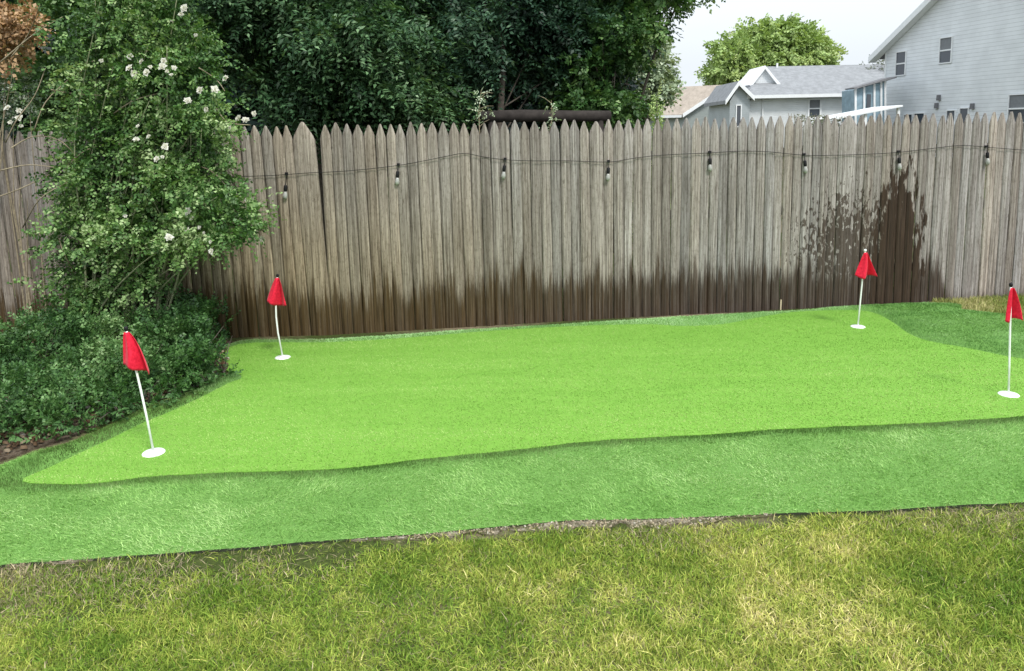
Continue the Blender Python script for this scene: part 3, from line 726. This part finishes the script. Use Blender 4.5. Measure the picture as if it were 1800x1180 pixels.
# ------------------------------------------------------------------ sapling tip and twiggy shrub behind the pickets
def cone_shrub():
    t = atY(1155, 172, 7.6); root = empty('conifer_sapling', (t.x, t.y, 0)); tag(root, 'slim yellow green conifer sapling whose tip shows over the pickets', 'sapling')
    m = MB(); m.tube([(t.x, t.y, -.02), (t.x, t.y, t.z - .03)], [.02, .004], 6); m.build('trunk', M_bark, root)
    bl = [(t.x, t.y, t.z - .06 - .13 * i, .03 + .02 * i, .03 + .02 * i, .1) for i in range(12)]
    sprays('crown', bl, 1800, 6, .07, .035, .014, PAL_bright, root, droop=-.9, shell=.2)
cone_shrub()
def twiggy():
    c = atY(1440, 225, 8.4); root = empty('twiggy_shrub', (c.x, c.y, 0)); tag(root, 'sparse grey twiggy shrub showing over the pickets before the white house', 'shrub')
    m = MB(); r = random.Random(4)
    for i in range(34):
        e = atY(r.uniform(1385, 1490), r.uniform(198, 226), 8.4 + r.uniform(-.2, .2)); a = Vector((c.x + r.uniform(-.1, .1), c.y, -.02)); mid = a.lerp(e, .7) + Vector((r.uniform(-.1, .1), 0, -.05)); m.tube([a, mid, e], [.008, .005, .002], 5)
    m.build('branches', M_drytwig, root)
    bl = [blob(1425, 214, 40, 9, 8.4, .2), blob(1455, 218, 30, 9, 8.4, .2)]
    sprays('foliage', bl, 130, 5, .07, .035, .02, [(0, (.08, .09, .06)), (1, (.28, .30, .22))], root, shell=.2)
twiggy()

# ------------------------------------------------------------------ rose bush, low shrub, dry shrub
def vine(px, top, label, seed):
    p0 = atY(px, 232, 7.05); Y = float(fence_pt(p0.x)) + .06; t = atY(px + 3, top, Y); p0 = atY(px, 232, Y); r = random.Random(seed)
    root = empty('climbing_vine', (p0.x, Y, 0)); tag(root, label, 'vine', 'pale vine shoots poking above the pickets')
    m = MB(); pts = [Vector((p0.x, Y, -.02)), Vector((p0.x + .02, Y + .02, .9)), p0, p0.lerp(t, .5) + Vector((r.uniform(-.02, .02), 0, 0)), t]; m.tube(pts, [.008, .006, .005, .0035, .002], 6)
    bl = [(t.x, t.y, t.z - .05, .05, .04, .05), (t.x + .02, t.y, t.z - .17, .07, .05, .06), (p0.x - .03, t.y, t.z - .27, .06, .05, .06)]
    for i in range(7):
        q = p0.lerp(t, r.uniform(.1, .95)); e = q + Vector((r.uniform(-.13, .13), r.uniform(-.05, .05), r.uniform(.0, .08))); m.tube([q, q.lerp(e, .5) + Vector((0, 0, .01)), e], [.0035, .0025, .001], 5)
    m.build('stem', M_drytwig, root)
    sprays('foliage', bl, 26, 5, .06, .03, .018, PAL_pale, root, shell=.2, droop=.2)
vine(843, 158, 'taller pale leafy vine shoot standing above the pickets before the dark trees', 1)
vine(966, 176, 'shorter pale vine shoot above the pickets at the middle of the dark log', 2)
def rose():
    base = (-3.15, 5.85)
    root = empty('rose_bush', (base[0], base[1], 0)); tag(root, 'tall sprawling green rose bush with white blossoms against the fence', 'rose bush')
    Y = 6.0
    bl = [blob(230, 60, 110, 60, Y, .42), blob(215, 150, 85, 60, Y, .42), blob(300, 150, 75, 60, 5.8, .4), blob(330, 90, 45, 50, 6, .3), blob(210, 240, 85, 55, Y, .4), blob(300, 240, 80, 55, 5.8, .42), blob(340, 320, 75, 45, 5.7, .4), blob(230, 320, 105, 55, Y, .45),
          blob(380, 400, 62, 34, 5.6, .34), blob(290, 400, 90, 42, 5.7, .4), blob(190, 400, 85, 55, 5.9, .4), blob(180, 480, 90, 45, 5.9, .4), blob(250, 480, 60, 36, 5.8, .3), blob(170, 550, 75, 42, 5.9, .35), blob(370, 200, 40, 30, 5.8, .25), blob(250, -40, 110, 50, 6, .4), blob(155, 330, 35, 80, 6, .3), blob(420, 380, 28, 40, 5.6, .2)]
    tb = [b_ for b_ in bl]
    # canes
    r = random.Random(11); m = MB(); pale = MB()
    for i in range(60):
        b_ = bl[i % len(bl)]; e = Vector((b_[0] + r.uniform(-1, 1) * b_[3], b_[1] + r.uniform(-.8, .6) * b_[4], b_[2] + r.uniform(-.8, 1) * b_[5])); a = Vector((base[0] + r.uniform(-.4, .3), base[1] + r.uniform(-.12, .12), -.02))
        mid = a.lerp(e, .55) + Vector((r.uniform(-.15, .15), 0, .25)); p1 = a.lerp(mid, .5) + Vector((r.uniform(-.05, .05), 0, .08))
        S = smooth_poly([tuple(a), tuple(p1), tuple(mid), tuple(e)], 4, False); n = len(S); m.tube([Vector(s) for s in S], [.011 * (1 - .8 * k / (n - 1)) for k in range(n)], 6)
    m.build('canes', M_twig, root, True)
    # loose arching canes that stand clear of the leaves
    for pts in ([(20, 100), (50, 60), (70, 10)], [(130, 140), (160, 110), (200, 95), (260, 90)], [(0, 110), (60, 60), (110, 30)], [(90, 158), (130, 165), (180, 168)], [(200, 200), (240, 175), (300, 160)], [(120, 290), (150, 265), (180, 255)],
                [(0, 345), (40, 330), (100, 300), (140, 270)], [(20, 260), (60, 240), (110, 250), (150, 300)], [(0, 300), (50, 290), (100, 295)], [(40, 400), (70, 350), (120, 320)], [(380, 190), (400, 215), (440, 220)], [(60, 230), (80, 180), (120, 140)],
                [(350, 120), (380, 140), (395, 160)], [(10, 250), (30, 210), (60, 170), (80, 120)], [(130, 480), (110, 440), (100, 400)], [(300, 300), (330, 290), (370, 300), (400, 330)], [(395, 420), (430, 425), (462, 420)]):
        W3 = [tuple(atY(x, y, 5.75 + .12 * math.sin(x * .1 + y))) for x, y in pts]; S = smooth_poly(W3, 4, False); pale = MB(); pale.tube([Vector(s) for s in S], [.0055 * (1 - .5 * k / (len(S) - 1)) for k in range(len(S))], 5); pale.build('bare_cane', M_drytwig, root, True)
    sprays('foliage', bl, 9800, 7, .10, .038, .024, PAL_rose, root, clump=420, cr=.2, droop=.25, shell=.30, flat=.5,
           vshift=lambda P: .18 * (P[:, 1] < 5.75) + .12 * (P[:, 0] > -2.6) - .05)
    bl2 = [blob(60, 330, 60, 60, 6.1, .2), blob(40, 190, 50, 50, 6.0, .2), blob(60, 270, 50, 40, 6, .2)]
    # blossoms
    spots = [(231, 100), (180, 107), (226, 120), (262, 118), (258, 128), (285, 118), (296, 126), (288, 108), (303, 132), (318, 25), (303, 37), (322, 15), (345, 62), (240, 245), (262, 240), (285, 276), (278, 280), (290, 258), (365, 192), (378, 158), (397, 138), (352, 160),
             (330, 178), (436, 352), (425, 385), (340, 384), (352, 400), (333, 372), (370, 425), (372, 442), (220, 380), (462, 421), (33, 208), (38, 222), (395, 255), (417, 208), (432, 212), (330, 405), (405, 225), (244, 222), (308, 120), (32, 195), (12, 190), (445, 200), (20, 215), (360, 410), (410, 372), (235, 130), (250, 108), (298, 418)]
    for i, (px, py) in enumerate(spots):
        rr = random.Random(i * 7 + 1); c = atY(px + rr.uniform(-2, 2), py, 5.32 + rr.uniform(-.08, .1) + (.45 if px < 120 or px > 390 or py < 70 else 0)); s = rr.uniform(.013, .029)
        B = []; D = []; N = []; Ls = []; Cc = []
        ax = Vector((rr.uniform(-.5, .5), -1, rr.uniform(.0, .9))).normalized(); x_ = ax.cross(Vector((0, 0, 1))).normalized(); y_ = ax.cross(x_)
        for ring_, (k, op, ls) in enumerate(((6, .25, 1.0), (5, .8, .75), (4, 1.8, .5))):
            for j in range(k):
                a = 6.283 * j / k + ring_ + rr.uniform(-.3, .3); d = (x_ * math.cos(a) + y_ * math.sin(a)) + ax * op
                B.append(tuple(c)); D.append(tuple(d)); N.append(tuple(ax)); Ls.append(s * ls * rr.uniform(.8, 1.2)); w_ = rr.uniform(.55, .74); Cc.append((w_, w_ * .99, w_ * .90))
        Ls = np.array(Ls); leaves('blossom', np.array(B), np.array(D), np.array(N), Ls * 1.2, Ls * 1.15, np.array(Cc), M_petal, root)
rose()

def low_shrub():
    g = ground(180, 700); root = empty('low_shrub', (g[0], g[1], 0)); tag(root, 'low spreading dark green shrub filling the bed under the rose bush', 'shrub')
    bl = []
    for px, py, rx, h in [(60, 762, 60, .2), (0, 765, 60, .2), (125, 752, 50, .2), (190, 738, 50, .2), (245, 718, 45, .22), (300, 700, 45, .24), (340, 684, 36, .26), (378, 662, 28, .3), (-50, 775, 60, .22), (40, 735, 70, .30), (110, 725, 70, .30), (180, 705, 60, .32), (230, 690, 60, .34), (290, 665, 60, .36), (330, 650, 50, .38), (360, 638, 38, .40), (300, 640, 60, .40), (362, 622, 34, .38), (210, 655, 80, .46), (120, 670, 80, .46), (40, 680, 70, .45), (-60, 740, 70, .3), (-60, 690, 80, .45),
                           (260, 625, 70, .42), (330, 614, 55, .40), (170, 625, 80, .42), (60, 640, 70, .38), (-120, 660, 80, .45)]:
        x, y = ground(px, py); s = y / FPX; bl.append((x, y + .05, h * .42, rx * s * .95, .32, h * .6))
    bl = [b_ for b_ in bl]
    r = random.Random(3); m = MB()
    for i in range(70):
        b_ = bl[i % len(bl)]; a = Vector((b_[0] + r.uniform(-.1, .1), b_[1], -.01)); e = Vector((b_[0] + r.uniform(-1, 1) * b_[3], b_[1] + r.uniform(-.9, .9) * b_[4], b_[2] + r.uniform(.0, .8) * b_[5])); m.tube([a, a.lerp(e, .5) + Vector((0, 0, .04)), e], [.006, .004, .002], 5)
    [m.tube([(bl[i][0], bl[i][1], .004), (bl[i + 1][0], bl[i + 1][1], .004)], .006, 5) for i in range(len(bl) - 1)]
    m.build('stems', M_bark, root)
    sprays('foliage', bl, 9500, 8, .07, .036, .017, PAL_shrub, root, clump=420, cr=.13, droop=-.35, shell=.45, flat=.5, keep=lambda P: (P[:, 2] > .02) & ~(inside(P[:, :2], GREEN) | (dist_poly(P[:, :2], GREEN) < .06)), spread=.75)
low_shrub()

def dry_shrub():
    c = atY(25, 110, 6.2); root = empty('dry_shrub', (c.x - .1, c.y, 0)); tag(root, 'dead orange brown branches with dry curled leaves above the fence by the rose bush', 'dead shrub')
    bl = [blob(20, 35, 40, 30, 6.2, .2), blob(10, 80, 24, 36, 6.2, .2), blob(-30, 60, 40, 50, 6.2, .2), blob(45, 45, 20, 30, 6.2, .15)]
    r = random.Random(9); m = MB()
    for i in range(5):
        b_ = bl[i % 4]; a = Vector((c.x - .45 + r.uniform(-.3, .05), c.y, -.02)); e = Vector((b_[0] + r.uniform(-1, 1) * b_[3], b_[1], b_[2] + r.uniform(-1, 1) * b_[5])); m.tube([a, a.lerp(e, .6) + Vector((r.uniform(-.1, .1), 0, .1)), e], [.008, .005, .002], 5)
    m.build('branches', M_drytwig, root)
    sprays('foliage', bl, 420, 6, .10, .05, .03, [(0, (.10, .05, .02)), (.5, (.30, .17, .08)), (1, (.55, .38, .22))], root, droop=.7, shell=.3)
dry_shrub()
def side_flowers():
    c = atY(30, 190, 6.05); root = empty('flowering_shrub', (c.x, 6.3, 0)); tag(root, 'small leaved grey green shrub with pale flowers between the dead branches and the fence top', 'shrub')
    bl = [blob(25, 165, 42, 40, 6.3, .15), blob(-30, 200, 50, 60, 6.3, .15), blob(60, 260, 50, 40, 6.3, .12), blob(60, 330, 40, 50, 6.3, .1)]
    r = random.Random(19); m = MB()
    for i in range(6):
        b_ = bl[i % 4]; a = Vector((c.x - .3 + r.uniform(-.05, .3), 6.3, -.02)); e = Vector((b_[0] + r.uniform(-1, 1) * b_[3], b_[1], b_[2] + r.uniform(-1, 1) * b_[5])); m.tube([a, a.lerp(e, .6) + Vector((r.uniform(-.1, .1), 0, .1)), e], [.007, .004, .0015], 5)
    m.build('branches', M_drytwig, root)
    sprays('foliage', bl[:2], 320, 6, .09, .032, .018, [(0, (.03, .06, .03)), (.7, (.12, .17, .10)), (1, (.5, .52, .45))], root, shell=.3)
side_flowers()

# ------------------------------------------------------------------ houses
def siding(name, c, pitch=.12, depth=.35):
    n = NT(name); P = n.coord('Object'); x, y, z = n.xyz(P)
    f = n.math('FRACT', n.math('DIVIDE', z, pitch)); lap = n.mrange(f, .0, .14, 0, 1)
    nz_ = n.noise(P, 1.2, 4); col = n.mix(n.mrange(nz_, .3, .7), tuple(v * .93 for v in c), tuple(min(1, v * 1.05) for v in c))
    col = n.mix(n.math('SUBTRACT', 1.0, lap), col, tuple(v * (1 - depth) for v in c))
    n.bump(f, .8, .03); return n.base(col, .6)
def shingle(name, c):
    n = NT(name); P = n.coord('Object'); b_ = n.noise(n.coord('Object', (1, 1, 1)), 3, 5, .7); d = n.noise(n.coord('Object', (3, 3, 9)), 6, 3)
    col = n.mix(n.mrange(b_, .3, .7), tuple(v * .82 for v in c), tuple(v * 1.15 for v in c)); col = n.mix(n.mrange(d, .4, .6, 0, .25), col, tuple(v * .6 for v in c))
    return n.base(col, .9)
M_sidC = siding('grey_siding', (.72, .75, .78), .19, .45); M_sidB = siding('white_siding', (.74, .77, .79), .12, .15); M_sidA = siding('green_grey_siding', (.36, .40, .39), .12, .2)
M_sidBg = siding('painted_shade_siding', (.40, .44, .46), .12, .2)  # white house siding with the wing's shade put into its colour
M_roofB = shingle('grey_shingles', (.235, .245, .255)); M_roofA = shingle('tan_shingles', (.38, .33, .28)); M_roofC = shingle('dark_shingles', (.2, .2, .21))
M_trim = simple('white_trim', (.70, .72, .73), .5, .05)
M_win = NT('window_glass'); M_win.p.inputs['Specular IOR Level'].default_value = .8; M_win = M_win.base((.05, .06, .075), .12)
M_blind = simple('window_blind', (.17, .18, .19), .5, .1)
M_blue = simple('blue_glass_wall', (.22, .31, .37), .25, .2, 3)

def window(parent, O, u, nrm, t0, t1, z0, z1, mid=True, blind_top=True, tr=.05, trim=None):
    """O wall origin (x,y), u along, nrm outward"""
    O = Vector((O[0], O[1], 0)); u = Vector((*u, 0)); nrm = Vector((*nrm, 0))
    W_ = lambda t, z, d: O + u * t + nrm * d + Vector((0, 0, z))
    def bx(m, a0, a1, b0, b1, d0, d1): m.prism([W_(a0, b0, d0), W_(a1, b0, d0), W_(a1, b1, d0), W_(a0, b1, d0)], nrm * (d1 - d0))
    m = MB(); bx(m, t0 - tr, t0, z0 - tr, z1 + tr, .0, .06); bx(m, t1, t1 + tr, z0 - tr, z1 + tr, .0, .06); bx(m, t0, t1, z1, z1 + tr, .0, .06); bx(m, t0, t1, z0 - tr, z0, .0, .07)
    if mid: zm = (z0 + z1) / 2; bx(m, t0, t1, zm - .035, zm + .035, .012, .045)
    fr = m.build('window', trim or M_trim, parent)
    m = MB(); bx(m, t0, t1, z0, z1, .002, .01); m.build('pane', M_win, fr)
    if blind_top: m = MB(); bx(m, t0 + .02, t1 - .02, (z0 + z1) / 2 + .035, z1 - .01, .0105, .0118); m.build('blind', M_blind, fr)
    return fr

def house_C():
    A = atY(1557, 90, 43); th = rad(75); u = Vector((math.cos(th), -math.sin(th), 0)); nrm = Vector((-math.sin(th), -math.cos(th), 0)); O = (A.x, A.y)
    root = empty('grey_house', (A.x, A.y, 0)); tag(root, 'tall two storey grey sided house with its gable end to the yard', 'house')
    zE = onplane(1557, 90, O, u)[1]; t1, z1 = onplane(1640, 8, O, u); slope = (z1 - zE) / t1; Wd = 12.5
    W_ = lambda t, z, d=0.: Vector((O[0], O[1], 0)) + u * t + nrm * d + Vector((0, 0, z))
    pk = zE + slope * Wd / 2
    m = MB(); m.prism([W_(0, -.1), W_(Wd, -.1), W_(Wd, zE), W_(Wd / 2, pk), W_(0, zE)], -nrm * 11); m.build('wall', M_sidC, root)
    m = MB(); oh = .75
    for s in (0, 1):
        e = W_(-oh, zE - slope * oh + .10, .45) if s == 0 else W_(Wd + oh, zE - slope * oh + .10, .45); p = W_(Wd / 2, pk + .10, .45)
        m.prism([e, p, p + Vector((0, 0, .16)), e + Vector((0, 0, .16))], -nrm * 11.9)
    m.build('roof', M_roofC, root)
    m = MB()
    for s in (0, 1):
        e = W_(-oh, zE - slope * oh - .12, .46) if s == 0 else W_(Wd + oh, zE - slope * oh - .12, .46); p = W_(Wd / 2, pk - .12, .46)
        m.prism([e, p, p + Vector((0, 0, .34)), e + Vector((0, 0, .34))], nrm * .06)
        m.prism([W_(0 - oh + .02, zE - slope * oh - .10, .03) if s == 0 else W_(Wd + oh, zE - slope * oh - .1, .03), W_(Wd / 2, pk - .10, .03), W_(Wd / 2, pk - .02, .03), (W_(-oh + .02, zE - slope * oh - .02, .03) if s == 0 else W_(Wd + oh, zE - slope * oh - .02, .03))], nrm * .42)
    m.build('rake_trim', M_trim, root)
    m = MB(); m.prism([W_(.0, -.1, .003), W_(.12, -.1, .003), W_(.12, zE - .1, .003), W_(.0, zE - .1, .003)], nrm * .03); m.build('corner_trim', M_trim, root)
    for x0, x1, y0, y1, sz in ((1576, 1592, 92, 132, None), (1653, 1673, 67, 110, None), (1774, 1806, 167, 215, None), (1589, 1603, 202, 250, 0), (1607, 1624, 200, 250, 0), (1664, 1678, 195, 250, 0), (1687, 1701, 191, 250, 0)):
        ta = onplane(x0, (y0 + y1) / 2, O, u)[0]; tb = onplane(x1, (y0 + y1) / 2, O, u)[0]; xm = (x0 + x1) / 2; zt = onplane(xm, y0, O, u)[1]; zb = onplane(xm, y1, O, u)[1]
        window(root, O, (u.x, u.y), (nrm.x, nrm.y), ta, tb, zb, zt, mid=sz is None, blind_top=sz is None and x0 != 1576)
    for px, py in ((1648, 186), (1711, 187), (1652, 172)):
        t, z = onplane(px, py, O, u); m = MB(); m.prism([W_(t - .09, z - .14, .005), W_(t + .09, z - .14, .005), W_(t + .07, z + .14, .005), W_(t - .07, z + .14, .005)], nrm * .14); m.build('wall_lamp', simple('lamp_grey', (.15, .15, .16), .5), root)
    # glazed blue porch and white patio cover at the near corner of the house
    root2 = empty('sunroom', (atY(1530, 190, 41).x, 41.5, 0)); tag(root2, 'small blue grey glazed porch leaning on the corner of the grey house', 'porch')
    Y0 = 40.5
    P = [atY(1503, 158, Y0), atY(1558, 142, Y0), atY(1558, 250, Y0), atY(1503, 250, Y0)]
    m = MB(); m.prism(P, (0, 1.6, 0)); m.build('wall', M_blue, root2)
    m = MB(); m.bar(atY(1498, 156, Y0 - .1), atY(1562, 138, Y0 - .1), .5, .10); m.bar(atY(1498, 156, Y0 + .9) , atY(1562, 138, Y0 + .9), 1.7, .09); m.build('roof', M_roofC, root2)
    m = MB()
    for px in (1504, 1519, 1537, 1549, 1556):
        a = atY(px, 157 - (px - 1503) * .28, Y0 - .03); b_ = atY(px, 240, Y0 - .03); m.bar(a, b_, .10, .05, (0, 1, 0))
    m.build('posts', M_trim, root2)
    m = MB(); a = atY(1524, 166, Y0 - .02); b_ = atY(1530, 189, Y0 - .02); m.box(a.x, b_.x, Y0 - .04, Y0 - .005, b_.z, a.z); m.build('pane', M_win, root2)
    root3 = empty('patio_cover', (atY(1500, 200, 38).x, 38, 0)); tag(root3, 'low white sloping patio cover beneath the blue glazed porch', 'patio cover')
    m = MB(); a = atY(1440, 211, 38); b_ = atY(1560, 188, 38); m.bar(a, b_, 3.0, .08); m.build('roof', M_trim, root3)
    for px in (1452, 1500, 1556):
        m = MB(); s = (px - 1440) / 120; q = a.lerp(b_, s) + Vector((0, -1.3, -.06)); m.bar(q, Vector((q.x, q.y, -.05)), .12, .12, (0, 1, 0)); m.build('post', M_trim, root3)
house_C()

def house_B():
    Y = 48.0; root = empty('white_house', (atY(1400, 200, Y).x, Y, 0)); tag(root, 'low white house with long pale grey roof in front of the bright green tree', 'house')
    e0 = atY(1318, 171, Y); e1 = atY(1535, 171, Y); zE = e0.z
    m = MB(); m.box(e0.x, e1.x + 1, Y, Y + 9, -.1, zE - .02); m.build('wall', M_sidB, root)
    r0 = atY(1338, 121, Y + 4.5); r1 = atY(1545, 122, Y + 4.5); zr = r0.z
    # main roof: two slopes
    f0 = Vector((e0.x - .35, Y - .5, zE - .05)); f1 = Vector((e1.x + 1.4, Y - .5, zE - .05)); k0 = Vector((e0.x - .35, Y + 9.5, zE - .05)); k1 = Vector((e1.x + 1.4, Y + 9.5, zE - .05))
    R0 = Vector((r0.x, Y + 4.5, zr)); R1 = Vector((r1.x + .9, Y + 4.5, zr)); up = Vector((0, 0, .14))
    m = MB(); vs = [f0, f1, R1, R0, k0, k1]; vs = vs + [v + up for v in vs]
    m.add(vs, [(6, 7, 8, 9), (9, 8, 11, 10), (6, 9, 10), (7, 11, 8), (0, 3, 2, 1), (3, 4, 5, 2), (0, 4, 3), (1, 2, 5), (0, 1, 7, 6), (4, 10, 11, 5), (0, 6, 10, 4), (1, 5, 11, 7)])
    rf = m.build('roof', M_roofB, root)
    m = MB(); c = atY(1366, 118, Y + 4.3); m.tube([c + Vector((0, 0, -.35)), c + Vector((0, 0, .25))], .07, 8); m.build('vent_pipe', M_trim, rf)
    m = MB(); m.bar(f0 + Vector((0, -.06, .04)), f1 + Vector((0, -.06, .04)), .12, .2); m.build('gutter', M_trim, root)
    # cross gable standing on the roof
    pk = atY(1343, 122, Y + 1.5); l = atY(1319, 153, Y + 1.5); r = atY(1367, 153, Y + 1.5)
    m = MB(); m.prism([l, r, pk], (0, 3, 0)); dm = m.build('gable', M_sidB, root)
    m = MB()
    for q in (l, r):
        m.prism([q + Vector((0, -.25, 0)), pk + Vector((0, -.25, 0)), pk + Vector((0, -.25, .22)), q + Vector((-.15 if q is l else .15, -.25, .12))], (0, 3.2, 0))
    m.build('gable_trim', M_trim, dm)
    # narrow wing with its own gable
    a = atY(1283, 178, Y - .6); b_ = atY(1318, 172, Y - .6); p = atY(1299, 151, Y - .6)
    m = MB(); m.prism([Vector((a.x, a.y, -.1)), Vector((b_.x, b_.y, -.1)), b_, p, a], (0, 5, 0)); wg = m.build('wing', M_sidBg, root)
    m = MB(); a2 = atY(1275, 183, Y - .9); b2 = atY(1326, 176, Y - .9); p2 = atY(1299, 149, Y - .9)
    for q, t in ((a2, 'l'), (b2, 'r')): m.prism([q, p2, p2 + Vector((0, 0, .22)), q + Vector((0, 0, .22))], (0, 5.2, 0))
    m.build('wing_roof', M_roofB, wg)
    m = MB()
    for q in (a2, b2): m.prism([q + Vector((0, -.06, -.05)), p2 + Vector((0, -.06, -.05)), p2 + Vector((0, -.06, .24)), q + Vector((0, -.06, .24))], (0, .05, 0))
    m.build('wing_trim', M_trim, wg)
    x0, z0 = atY(1295, 186, Y - .6).x, atY(1295, 186, Y - .6).z; x1 = atY(1302, 186, Y - .6).x
    window(root, (0, Y - .6), (1, 0), (0, -1), x0, x1, atY(1299, 222, Y - .6).z, z0, mid=False, blind_top=False, tr=.06)
    wa = atY(1423, 176, Y); wb = atY(1440, 206, Y); window(root, (0, Y), (1, 0), (0, -1), wa.x, wb.x, wb.z, wa.z, True, True, .11)
    m = MB(); q = atY(1341, 175, Y - .08); m.tube([q, Vector((q.x, q.y, 0))], .05, 8); m.build('downpipe', M_trim, root)
house_B()

def house_A():
    Y = 60.0; root = empty('tan_roofed_house', (atY(1250, 200, Y).x, Y, 0)); tag(root, 'grey green bungalow with tan roof and a small square window', 'house')
    C0 = atY(1205, 200, Y); zE = C0.z; pk = atY(1276, 153, Y); wd = (pk.x - C0.x) * 2; back = Vector((-4.0, 9.0, 0))
    # gable end faces the yard, roof runs back and to one side
    g = [Vector((C0.x, Y, -.1)), Vector((C0.x + wd, Y, -.1)), Vector((C0.x + wd, Y, zE)), Vector((pk.x, Y, pk.z - .1)), Vector((C0.x, Y, zE))]
    side = Vector((-9.5, 5.0, 0))
    m = MB(); m.prism(g, side); m.build('wall', M_sidA, root)
    e = Vector((C0.x - .3, Y - .35, zE - .2)); p = Vector((pk.x, Y - .35, pk.z)); r = Vector((C0.x + wd + .3, Y - .35, zE - .2)); s2 = side * 1.05
    m = MB(); m.prism([e, p, p + Vector((0, 0, .16)), e + Vector((0, 0, .16))], s2); m.prism([p, r, r + Vector((0, 0, .16)), p + Vector((0, 0, .16))], s2); m.build('roof', M_roofA, root)
    m = MB()
    for q in (e, r): m.prism([q + Vector((0, -.02, -.1)), p + Vector((0, -.02, -.1)), p + Vector((0, -.02, .2)), q + Vector((0, -.02, .2))], (0, -.06, 0))
    m.bar(e + Vector((-.1, -.03, .0)), e + s2 + Vector((-.1, -.03, .0)), .12, .2)
    m.build('trim', M_trim, root)
    wa = atY(1249, 195, Y); wb = atY(1268, 215, Y); window(root, (0, Y), (1, 0), (0, -1), wa.x, wb.x, wb.z, wa.z, False, True, .13)
    # long low shed roof beside it
    return root
house_A()
